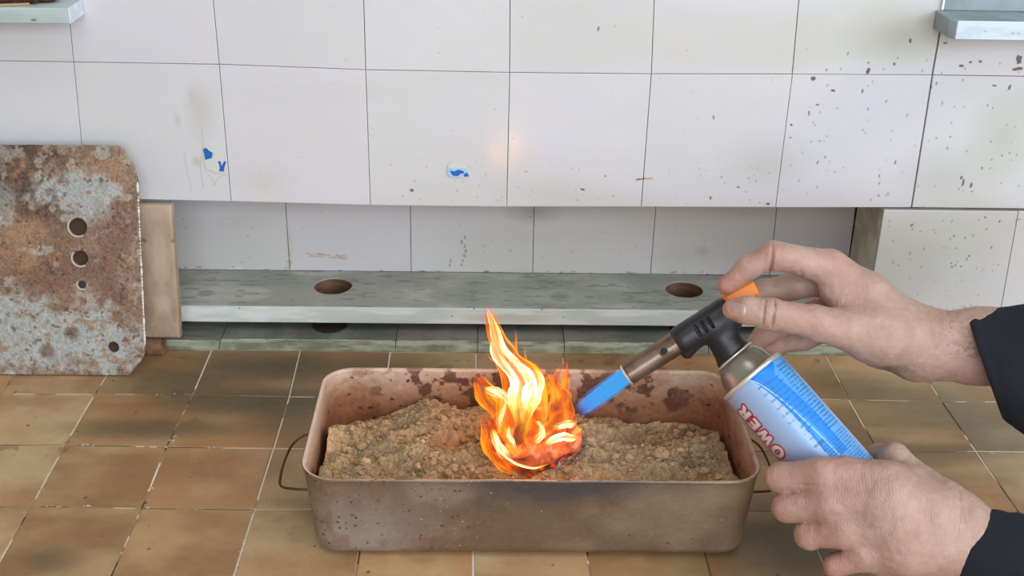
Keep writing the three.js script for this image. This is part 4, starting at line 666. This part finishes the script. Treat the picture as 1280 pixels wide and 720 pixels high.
  const hs = [cap(n1.clone().addScaledVector(A, 0.010), h1, 0.0127, 0.0128)], neckC = cap(neck, neck.clone().lerp(mid, 0.45), 0.0168, 0.0125), neckD = cap(neck.clone().lerp(mid, 0.45), mid, 0.0125, 0.0125), lumpC = cap(lump, at(872, 425, d + 0.002), 0.0052, 0.006), endP = n1, bk = cap(h1, back, 0.0125, 0.0125);
  const slots = [[872, 414], [880, 408.5], [888, 403]].flatMap(([x, y]) => [0.0142, 0.0122, 0.0102, 0.0085].map((b) => { const c = at(x, y, d - b), dir = at(x + 4.2, y + 7, d - b).sub(c).normalize(); return cap(c.clone().addScaledVector(dir, -0.0046), c.clone().addScaledVector(dir, 0.0046), 0.0012, 0.0012); }));
  const hd = (x, y, z) => {
    let v = smin(hs[0](x, y, z), bk(x, y, z), 0.002); v = smin(v, smin(neckC(x, y, z), neckD(x, y, z), 0.006), 0.008); v = smin(v, lumpC(x, y, z), 0.004);
    const e = (x - endP.x) * A.x + (y - endP.y) * A.y + (z - endP.z) * A.z; v = Math.max(v, -e);                                   // flat front end
    const q = -((x - neck.x) * AX.x + (y - neck.y) * AX.y + (z - neck.z) * AX.z); v = Math.max(v, -q);                             // flat on the ring
    for (const s of slots) v = Math.max(v, -s(x, y, z));
    return v;
  };
  const mn = n1.clone().min(h1).min(neck).min(lump).addScalar(-0.022), mx = n1.clone().max(h1).max(neck).max(lump).addScalar(0.022);
  part('housing', surfaceNets(hd, mn, mx, 0.0009), std({ color: 0x262427, roughness: 0.42 }), t, 'matt black plastic torch housing');
  // knob
  const k0 = at(906, 379, d - 0.004), k1 = at(944, 359, d - 0.002), kd = k1.clone().sub(k0).normalize(), kn = V3(0, 0, 0).crossVectors(camBack, kd).normalize(), kl = k0.distanceTo(k1);
  const kg = new RoundedBoxGeometry(kl, 0.0135, 0.014, 3, 0.0028); kg.applyMatrix4(new THREE.Matrix4().makeBasis(kd, kn, V3(0, 0, 0).crossVectors(kd, kn))); kg.translate(...k0.clone().lerp(k1, 0.5).toArray());
  part('knob', kg, std({ color: 0xf58a1c, roughness: 0.4 }), t, 'orange plastic knob');
  const along = (s, r, a, o, ax, u, w) => o.clone().addScaledVector(ax, s).addScaledVector(u, Math.cos(a) * r).addScaledVector(w, Math.sin(a) * r);
  const tu = V3(0, 0, 0).crossVectors(A, camUp).normalize(), tw = V3(0, 0, 0).crossVectors(A, tu), L = n0.distanceTo(n1) + 0.004;
  const ringOf = ([r, s]) => Array.from({ length: 48 }, (_, j) => along(s, r, j / 48 * 6.2832, n0, A, tu, tw));
  const noz = [[0.0074, 0.03], [0.0078, 0.0006], [0.0088, 0], [0.0096, 0.0006], [0.0099, 0.003], [0.0099, 0.02], [0.0104, L - 0.006], [0.0104, L]];
  const nt = pixelTex(256, 128, (u, v) => { const n = fbm(u * 6, v * 10, 0, 4); return mixc(mixc([148, 128, 112], [120, 100, 86], smooth(0.3, 0.7, n)), [92, 66, 54], smooth(0.55, 0.15, v) * 0.7); });
  const nz = part('nozzle', loft(noz.map(ringOf), false, false), std({ map: nt, metalness: 0.75, roughness: 0.36, side: THREE.DoubleSide }), t, 'heat-browned metal nozzle');
  const mouth = loft([[0.0083, -0.0004], [0.009, -0.0008], [0.0097, -0.0002], [0.0098, 0.0012]].map(ringOf), false, false); part('mouth_ring', mouth, bright, nz, 'bright rim at the mouth of the nozzle');
  const vc = at(828, 437, d - 0.003), vn = C0.clone().sub(vc); vn.addScaledVector(A, -vn.dot(A)).normalize(); const off = n0.clone().addScaledVector(A, vc.clone().sub(n0).dot(A)).addScaledVector(vn, 0.0103);
  const vrot = new THREE.Quaternion().setFromUnitVectors(V3(0, 0, 1), vn), vg = new THREE.TorusGeometry(0.0035, 0.0007, 10, 30); vg.applyQuaternion(vrot); vg.translate(off.x, off.y, off.z); part('vent_rim', vg, std({ color: 0x6d564a, metalness: 0.8, roughness: 0.3 }), nz);
  const vd = new THREE.CylinderGeometry(0.0034, 0.0034, 0.0008, 30); vd.rotateX(Math.PI / 2); vd.applyQuaternion(vrot); vd.translate(off.x, off.y, off.z); part('vent_hole', vd, std({ color: 0x18120f, roughness: 0.7 }), nz, 'dark round air hole in the nozzle');
  // the blue gas flame
  const f1 = at(722, 515, d + 0.018), fl = n0.distanceTo(f1), FA = f1.clone().sub(n0).normalize(), fu = V3(0, 0, 0).crossVectors(FA, camUp).normalize(), fw = V3(0, 0, 0).crossVectors(FA, fu);
  const jet = (rs, spread) => loft(rs.map(([s, r]) => Array.from({ length: 32 }, (_, j) => along(s * fl, r * spread, j / 32 * 6.2832, n0, FA, fu, fw))), true, true);
  const je = pixelTex(64, 128, (u, v) => mixc([70, 176, 255], [86, 150, 255], smooth(0.4, 0.95, v))), ja = pixelTex(64, 128, (u, v) => 0.95 * smooth(1.02, 0.55, v) * lerp(0.8, 1, fbm(u * 6, v * 10, 0, 2)), false), jb = pixelTex(64, 128, (u, v) => 0.32 * smooth(1.0, 0.3, v), false);
  const jm = (al, k) => std({ color: 0x000000, roughness: 1, emissive: 0xffffff, emissiveMap: je, emissiveIntensity: k, alphaMap: al, transparent: true, side: THREE.DoubleSide, depthWrite: false });
  const jf = part('gas_flame', jet([[0.0, 0.0066], [0.15, 0.0068], [0.5, 0.0066], [0.85, 0.006], [1, 0.0046]], 1), jm(ja, 1.0), t, 'blue gas flame jet');
  part('flame_halo', jet([[-0.01, 0.0076], [0.3, 0.0086], [0.7, 0.0088], [1.02, 0.007]], 1), jm(jb, 0.8), jf);
  const l = new THREE.PointLight(0x4a9cff, 0.002, 0, 2); l.position.copy(n0.clone().lerp(f1, 0.5)); l.castShadow = true; l.name = 'jet_light'; t.add(l);
}

// ------------------------------------------------------------------ the person: two hands and forearms in dark sleeves
{
  const t = thing('person', 'person in dark jacket sleeves holding the torch by its knob and can with both hands', 'person');
  const pt = (x, y, d) => at(x, y, d);
  const chain = (pts) => pts.slice(1).map((p, i) => cap(pt(...pts[i].slice(0, 3)), pt(...p.slice(0, 3)), pts[i][3], p[3]));
  const field = (capsules, k) => (x, y, z) => { let v = capsules[0](x, y, z); for (let i = 1; i < capsules.length; i++) v = smin(v, capsules[i](x, y, z), k); return v; };
  const crease = (x, y, d, x2, y2, d2, depth, w, reach) => { const c = pt(x, y, d), n = pt(x2, y2, d2).sub(c).normalize(); return (X, Y, Z) => { const px = X - c.x, py = Y - c.y, pz = Z - c.z, l = (px * px + py * py + pz * pz) / (reach * reach); if (l > 4) return 0; const s = px * n.x + py * n.y + pz * n.z; return depth * Math.exp(-(s * s) / (w * w)) * Math.exp(-l * l); }; };
  function hand(palm, fingers, creases, kp, kf) {
    const P = field(palm, kp), Fs = fingers.map((f) => field(f.caps, 0.0045));
    return (x, y, z) => { const p = P(x, y, z); let v = p; for (let i = 0; i < Fs.length; i++) v = Math.min(v, smin(p, Fs[i](x, y, z), fingers[i].k || kf)); if (v < 0.006 && v > -0.006) { for (const c of creases) v += c(x, y, z); v += 0.0007 * (noise3(x * 260, y * 260, z * 260) - 0.5) + 0.0016 * (noise3(x * 70, y * 70, z * 70) - 0.5); } return v; };
  }
  // right hand, on the torch's knob
  const R = {
    index: [[1032, 333, 1.012, 0.0138], [966, 319, 0.998, 0.0118], [936, 334, 1.0, 0.0098], [909, 357, 1.006, 0.0076]],
    middle: [[1042, 350, 1.035, 0.0135], [986, 359, 1.04, 0.0108], [955, 363, 1.034, 0.0096], [938, 371, 1.028, 0.0082]],
    ring: [[1050, 376, 1.056, 0.0128], [988, 404, 1.068, 0.0104], [957, 418, 1.062, 0.0094], [944, 430, 1.054, 0.0082]],
    pinky: [[1062, 402, 1.07, 0.0115], [1006, 424, 1.078, 0.0094], [972, 432, 1.07, 0.0084], [956, 440, 1.062, 0.0072]],
    thumb: [[1096, 420, 1.0, 0.0215], [1018, 403, 0.982, 0.0138], [962, 392, 0.972, 0.0122], [934, 388, 0.974, 0.0112], [917, 387, 0.978, 0.0088]],
  };
  const rp = [chain([[1150, 418, 1.025, 0.0215], [1085, 372, 1.018, 0.0185], [1040, 334, 1.014, 0.0142]]), chain([[1150, 428, 1.03, 0.0235], [1090, 388, 1.035, 0.0185], [1044, 352, 1.036, 0.0138]]), chain([[1150, 435, 1.035, 0.0235], [1095, 405, 1.052, 0.0175], [1052, 380, 1.056, 0.013]]), chain([[1150, 437, 1.036, 0.0215], [1100, 430, 1.055, 0.0185], [1064, 405, 1.069, 0.0122]]),
    chain([[1096, 420, 1.0, 0.0215], [1150, 432, 1.022, 0.023]]), chain([[1080, 398, 1.006, 0.016], [1040, 362, 1.012, 0.0115]]),
    chain([[1150, 421, 1.026, 0.0205], [1220, 421, 1.022, 0.0225], [1330, 415, 1.0, 0.028], [1420, 405, 0.985, 0.034]]), chain([[1150, 441, 1.03, 0.0205], [1220, 448, 1.024, 0.0205], [1330, 450, 1.0, 0.028], [1420, 440, 0.985, 0.034]])].flat();
  const rc = [crease(967, 392, 0.96, 930, 388, 0.962, 0.0027, 0.0011, 0.012), crease(955, 391, 0.96, 930, 388, 0.962, 0.0025, 0.001, 0.012), crease(962, 391, 0.96, 930, 388, 0.962, 0.0004, 0.003, 0.011), crease(964, 330, 0.99, 1000, 331, 0.99, 0.0034, 0.0011, 0.013), crease(1003, 345, 1.0, 1030, 330, 1.0, 0.001, 0.0012, 0.008), crease(1012, 366, 0.995, 1030, 372, 1.0, 0.0012, 0.0013, 0.011)];
  const rf = hand(rp, [{ caps: chain(R.index) }, { caps: chain(R.middle) }, { caps: chain(R.ring) }, { caps: chain(R.pinky) }, { caps: chain(R.thumb), k: 0.014 }], rc, 0.014, 0.007);
  // left hand, round the can
  const Lh = {
    index: [[1026, 594, 0.950, 0.0136], [978, 598, 0.968, 0.0126], [975, 601, 0.995, 0.0105], [992, 600, 1.014, 0.0085]],
    middle: [[1036, 630, 0.943, 0.0132], [984, 634, 0.962, 0.0117], [985, 637, 0.99, 0.0102], [1006, 632, 1.008, 0.0085]],
    ring: [[1054, 664, 0.938, 0.0126], [1012, 669, 0.954, 0.011], [1014, 672, 0.98, 0.0098], [1034, 666, 0.998, 0.0082]],
    pinky: [[1082, 694, 0.936, 0.0115], [1046, 706, 0.948, 0.0097], [1046, 708, 0.97, 0.0086], [1062, 700, 0.986, 0.0074]],
    thumb: [[1172, 628, 0.955, 0.018], [1150, 605, 0.968, 0.0145], [1118, 571, 0.984, 0.0115], [1098, 572, 1.008, 0.0105], [1085, 582, 1.024, 0.0085]],
  };
  const lp = [chain([[1195, 646, 0.944, 0.0195], [1110, 607, 0.936, 0.0165], [1030, 594, 0.948, 0.0138]]), chain([[1200, 658, 0.94, 0.021], [1115, 632, 0.928, 0.0155], [1040, 630, 0.942, 0.0134]]), chain([[1200, 674, 0.938, 0.021], [1120, 660, 0.926, 0.0155], [1058, 663, 0.937, 0.0128]]), chain([[1198, 690, 0.938, 0.021], [1130, 690, 0.93, 0.016], [1085, 694, 0.936, 0.0118]]),
    chain([[1172, 628, 0.955, 0.0175], [1130, 605, 0.955, 0.0125], [1060, 590, 0.952, 0.011]]), chain([[1150, 700, 0.945, 0.018], [1105, 700, 0.945, 0.013]]),
    chain([[1200, 655, 0.942, 0.0205], [1258, 694, 0.936, 0.0215], [1360, 745, 0.92, 0.026], [1440, 780, 0.91, 0.028]]), chain([[1192, 690, 0.942, 0.0205], [1246, 728, 0.936, 0.0215], [1360, 780, 0.92, 0.026], [1440, 815, 0.91, 0.028]])].flat();
  const lc = [crease(1010, 606, 0.943, 1014, 622, 0.945, 0.0012, 0.0009, 0.012), crease(1160, 655, 0.92, 1180, 650, 0.92, 0.0006, 0.0015, 0.02), crease(1196, 640, 0.925, 1215, 645, 0.925, 0.0006, 0.001, 0.022), crease(1090, 660, 0.92, 1092, 680, 0.92, 0.0006, 0.002, 0.016), crease(1060, 645, 0.922, 1062, 660, 0.922, 0.0008, 0.002, 0.014), crease(1130, 640, 0.918, 1133, 652, 0.918, 0.0005, 0.0016, 0.02)];
  const lf = hand(lp, [{ caps: chain(Lh.index) }, { caps: chain(Lh.middle) }, { caps: chain(Lh.ring) }, { caps: chain(Lh.pinky) }, { caps: chain(Lh.thumb), k: 0.011 }], lc, 0.013, 0.007);
  const bounds = (list, pad) => { const b = new THREE.Box3(); list.forEach((p) => b.expandByPoint(pt(p[0], p[1], p[2]))); b.expandByScalar(pad); return b; };
  const reds = [[909, 357, 1.0, 0.02, 0.9], [966, 315, 0.99, 0.014, 0.45], [917, 390, 0.97, 0.012, 0.4], [1050, 325, 1.0, 0.02, 0.45], [940, 432, 1.06, 0.03, 0.5], [1000, 412, 0.98, 0.02, 0.3], [985, 600, 0.955, 0.016, 0.3], [975, 640, 0.955, 0.014, 0.45], [1030, 645, 0.94, 0.014, 0.4], [1015, 672, 0.945, 0.012, 0.4], [1045, 706, 0.94, 0.02, 0.6], [1045, 592, 0.94, 0.018, 0.35], [1210, 470, 1.01, 0.025, 0.3]].map(([x, y, d, r, s]) => [pt(x, y, d), r, s]);
  const hairy = [[1180, 425, 1.0, 0.035], [1200, 640, 0.93, 0.02]].map(([x, y, d, r]) => [pt(x, y, d), r]);
  function paint(g) {
    const p = g.attributes.position, col = new Float32Array(p.count * 3), uv = new Float32Array(p.count * 2);
    for (let i = 0; i < p.count; i++) {
      const x = p.getX(i), y = p.getY(i), z = p.getZ(i), n = fbm(x * 60 + 9, y * 60 + 9, z * 60 + 0.5, 3), m = noise3(x * 240, y * 240, z * 240 + 0.5);
      let c = mixc([0.50, 0.325, 0.25], [0.44, 0.275, 0.205], smooth(0.3, 0.7, n)), r = 0;
      for (const [q, rad, s] of reds) { const d = Math.hypot(x - q.x, y - q.y, z - q.z) / rad; if (d < 2) r += s * Math.exp(-d * d); }
      c = mixc(c, [0.50, 0.225, 0.18], clamp(r)); let h = 0; for (const [q, rad] of hairy) { const d = Math.hypot(x - q.x, y - q.y, z - q.z) / rad; h += Math.exp(-d * d); }
      c = mixc(c, [0.40, 0.26, 0.18], clamp(h) * smooth(0.45, 0.75, noise3(x * 400 + y * 200, y * 900, z * 400 + 0.5)) * 0.5);
      const k = lerp(0.95, 1.05, m); col[3 * i] = c[0] * k; col[3 * i + 1] = c[1] * k; col[3 * i + 2] = c[2] * k; uv[2 * i] = x * 12; uv[2 * i + 1] = (y * 0.8 + z * 0.6) * 12;
    }
    g.setAttribute('color', new THREE.BufferAttribute(col, 3)); g.setAttribute('uv', new THREE.BufferAttribute(uv, 2)); return g;
  }
  const all = (o) => Object.values(o).flat();
  const rb = bounds([...all(R), [1150, 420, 1.03], [1215, 440, 1.02]], 0.028), lb = bounds([...all(Lh), [1200, 665, 0.94], [1230, 700, 0.936]], 0.028);
  const rArm = bounds([[1215, 435, 1.02], [1420, 420, 0.985]], 0.04), lArm = bounds([[1230, 690, 0.936], [1440, 800, 0.91]], 0.045);
  // each hand with a bit of wrist on a fine grid, the forearm in the sleeve on a coarse one
  const cutR = rb.max.x - 0.004, cutL = lb.max.x - 0.004;
  rArm.min.x = cutR - 0.004; lArm.min.x = cutL - 0.004;
  const gs = [surfaceNets(rf, rb.min, rb.max, 0.0017), surfaceNets(lf, lb.min, lb.max, 0.0017), surfaceNets(rf, rArm.min, rArm.max, 0.004), surfaceNets(lf, lArm.min, lArm.max, 0.004)].map(paint);
  const skinB = pixelTex(512, 512, (u, v) => { const [a, b] = worley(u * 60, v * 60); return 0.6 * smooth(0, 0.35, b - a) + 0.4 * fbm(u * 80, v * 80, 0, 3); }, false);
  const skin = new THREE.MeshPhysicalMaterial({ vertexColors: true, roughness: 0.52, bumpMap: skinB, bumpScale: 0.00035, sheen: 0.15, sheenRoughness: 0.6, sheenColor: new THREE.Color(0.9, 0.6, 0.5) });
  part('body', mergeGeometries(gs), skin, t);
  // fine hair on the forearm and wrist
  {
    const g = [], from = pt(1150, 421, 1.026), to = pt(1222, 428, 1.022), ax = to.clone().sub(from).normalize();
    for (let k = 0; k < 600; k++) {
      const o = from.clone().lerp(to, Math.pow(rnd(), 0.7)).add(V3(0, -0.006, 0)), a = rr(-1.2, 1.9), dir = camUp.clone().multiplyScalar(Math.cos(a)).addScaledVector(camBack, Math.sin(a));
      let s0 = 0, e = 0.06; for (let q = 0; q < 18; q++) { const m = (s0 + e) / 2; if (rf(o.x + dir.x * m, o.y + dir.y * m, o.z + dir.z * m) < 0) s0 = m; else e = m; }
      const root = o.clone().addScaledVector(dir, s0 - 0.0003), lay = ax.clone().multiplyScalar(rr(-1, 0.3)).addScaledVector(dir, rr(0.15, 0.5)).add(V3(rr(-0.5, 0.5), rr(-0.5, 0.4), rr(-0.5, 0.5))).normalize(), l = rr(0.003, 0.0075), side = V3(0, 0, 0).crossVectors(lay, dir).normalize().multiplyScalar(0.00007);
      const tip = root.clone().addScaledVector(lay, l), mid = root.clone().addScaledVector(lay, l * 0.5).addScaledVector(dir, 0.0006);
      g.push(geoFrom([...root.clone().add(side).toArray(), ...root.clone().sub(side).toArray(), ...mid.clone().add(side).toArray(), ...mid.clone().sub(side).toArray(), ...tip.toArray()], [0, 1, 2, 1, 3, 2, 2, 3, 4]));
    }
    const h = part('arm_hair', mergeGeometries(g), std({ color: 0x7a573e, roughness: 0.7, side: THREE.DoubleSide }), t, 'short brown hair on the forearm'); h.userData.kind = 'stuff';
  }
  // thumb nail, a curved plate on the side of the thumb that faces the camera
  {
    const c = pt(923, 388, 0.968), n = C0.clone().sub(c).normalize(), u = pt(962, 393, 0.962).sub(pt(917, 387, 0.97)).normalize(), w = V3(0, 0, 0).crossVectors(n, u).normalize(), nn = V3(0, 0, 0).crossVectors(u, w).normalize(); if (nn.dot(n) < 0) nn.negate();
    const a0 = pt(917, 387, 0.978), rows = 14, colsN = 14, pos = [], idx = [];
    for (let s = 0; s < 2; s++) for (let i = 0; i <= rows; i++) for (let j = 0; j <= colsN; j++) {
      const fu = i / rows * 2 - 1, fv = j / colsN * 2 - 1, ex = Math.sqrt(Math.max(0, 1 - Math.pow(Math.abs(fv), 3.2))), U = fu * 0.0066 * (fu > 0 ? ex : 0.7 + 0.3 * ex), Wv = fv * 0.0062;
      const base = c.clone().addScaledVector(u, U).addScaledVector(w, Wv); let s0 = -0.012, e = 0.012; // march along nn to the skin
      for (let q = 0; q < 22; q++) { const m = (s0 + e) / 2, r = base.clone().addScaledVector(nn, m); if (rf(r.x, r.y, r.z) < 0) s0 = m; else e = m; }
      const lift = (s ? -0.0006 : 0.0006 - 0.0009 * Math.pow(Math.max(Math.abs(fv), Math.abs(fu)), 6)); const r = base.addScaledVector(nn, s0 + lift); pos.push(r.x, r.y, r.z);
    }
    const q = (rows + 1) * (colsN + 1); for (let i = 0; i < rows; i++) for (let j = 0; j < colsN; j++) { const a = i * (colsN + 1) + j, b = a + 1, d2 = a + colsN + 1, e = d2 + 1; idx.push(a, b, d2, b, e, d2, q + a, q + d2, q + b, q + b, q + d2, q + e); }
    part('thumbnail', geoFrom(pos, idx), new THREE.MeshPhysicalMaterial({ color: new THREE.Color(0.52, 0.34, 0.30), roughness: 0.3, side: THREE.DoubleSide }), t, 'pale thumbnail');
    void a0;
  }
  // sleeves: loose cloth tubes with a hem, folds and thickness
  const cloth = std({ color: 0x191c25, roughness: 0.9, bumpMap: pixelTex(256, 256, (u, v) => 0.5 + 0.25 * Math.sin(u * 256 * 1.2) * Math.sin(v * 256 * 1.2) + 0.3 * (fbm(u * 30, v * 30, 0, 3) - 0.5), false), bumpScale: 0.0003 });
  function sleeve(rings, label, sp) { // rings: [centre, axis, radius across, radius deep]
    const n = 56, outR = [], inR = [];
    const c = new THREE.CatmullRomCurve3(rings.map((r) => r[0]), false, 'centripetal'), m = 40;
    for (let i = 0; i <= m; i++) {
      const s = i / m, q = s * (rings.length - 1), k = Math.min(rings.length - 2, Math.floor(q)), f = q - k, p = c.getPoint(s), ax = rings[k][1].clone().lerp(rings[k + 1][1], f).normalize(), up = V3(0, 0, 0).crossVectors(camBack, ax).normalize(), dp = V3(0, 0, 0).crossVectors(ax, up).normalize(), ra = lerp(rings[k][2], rings[k + 1][2], f), rb2 = lerp(rings[k][3], rings[k + 1][3], f);
      const ring = (off) => Array.from({ length: n }, (_, j) => { const a = j / n * 6.2832, w = 1 + (0.16 * (fbm(Math.cos(a) * 1.3 + sp, Math.sin(a) * 1.3, s * 3.2 + 0.5, 3) - 0.5)) * smooth(0, 0.12, s) + 0.03 * (noise3(Math.cos(a) * 3 + sp, Math.sin(a) * 3, s * 9 + 0.5) - 0.5) + (i === 1 || i === 2 ? 0.015 : 0); return p.clone().addScaledVector(up, Math.cos(a) * ra * w + off * Math.cos(a)).addScaledVector(dp, Math.sin(a) * rb2 * w + off * Math.sin(a)); });
      outR.push(ring(0)); inR.push(ring(-0.0016));
    }
    const g = loft([...inR.slice().reverse(), ...outR], false, false, (u, v) => [u * 10, v * 20]);
    part('sleeve', g, Object.assign(cloth, { side: THREE.DoubleSide }), t, label);
  }
  const dirTo = (a, b) => b.clone().sub(a).normalize();
  const ra0 = pt(1231, 457, 1.018), ra1 = pt(1285, 466, 1.008), ra2 = pt(1370, 450, 0.99), ra3 = pt(1520, 415, 0.95);
  sleeve([[ra0, dirTo(ra0, pt(1330, 430, 0.995)), 0.047, 0.037], [ra1, dirTo(ra0, pt(1390, 440, 0.98)), 0.058, 0.045], [ra2, dirTo(ra1, ra3), 0.06, 0.052], [ra3, dirTo(ra2, ra3), 0.066, 0.06]], 'dark sleeve of the upper arm holding the knob', 3);
  const la0 = pt(1225, 690, 0.94), la1 = pt(1280, 716, 0.928), la2 = pt(1370, 760, 0.915), la3 = pt(1500, 815, 0.9);
  sleeve([[la0, dirTo(pt(1190, 674, 0.955), pt(1250, 700, 0.925)), 0.036, 0.033], [la1, dirTo(la0, la2), 0.045, 0.039], [la2, dirTo(la1, la3), 0.05, 0.045], [la3, dirTo(la2, la3), 0.06, 0.055]], 'dark sleeve of the lower arm holding the can', 8);
}
renderer.render(scene, camera);
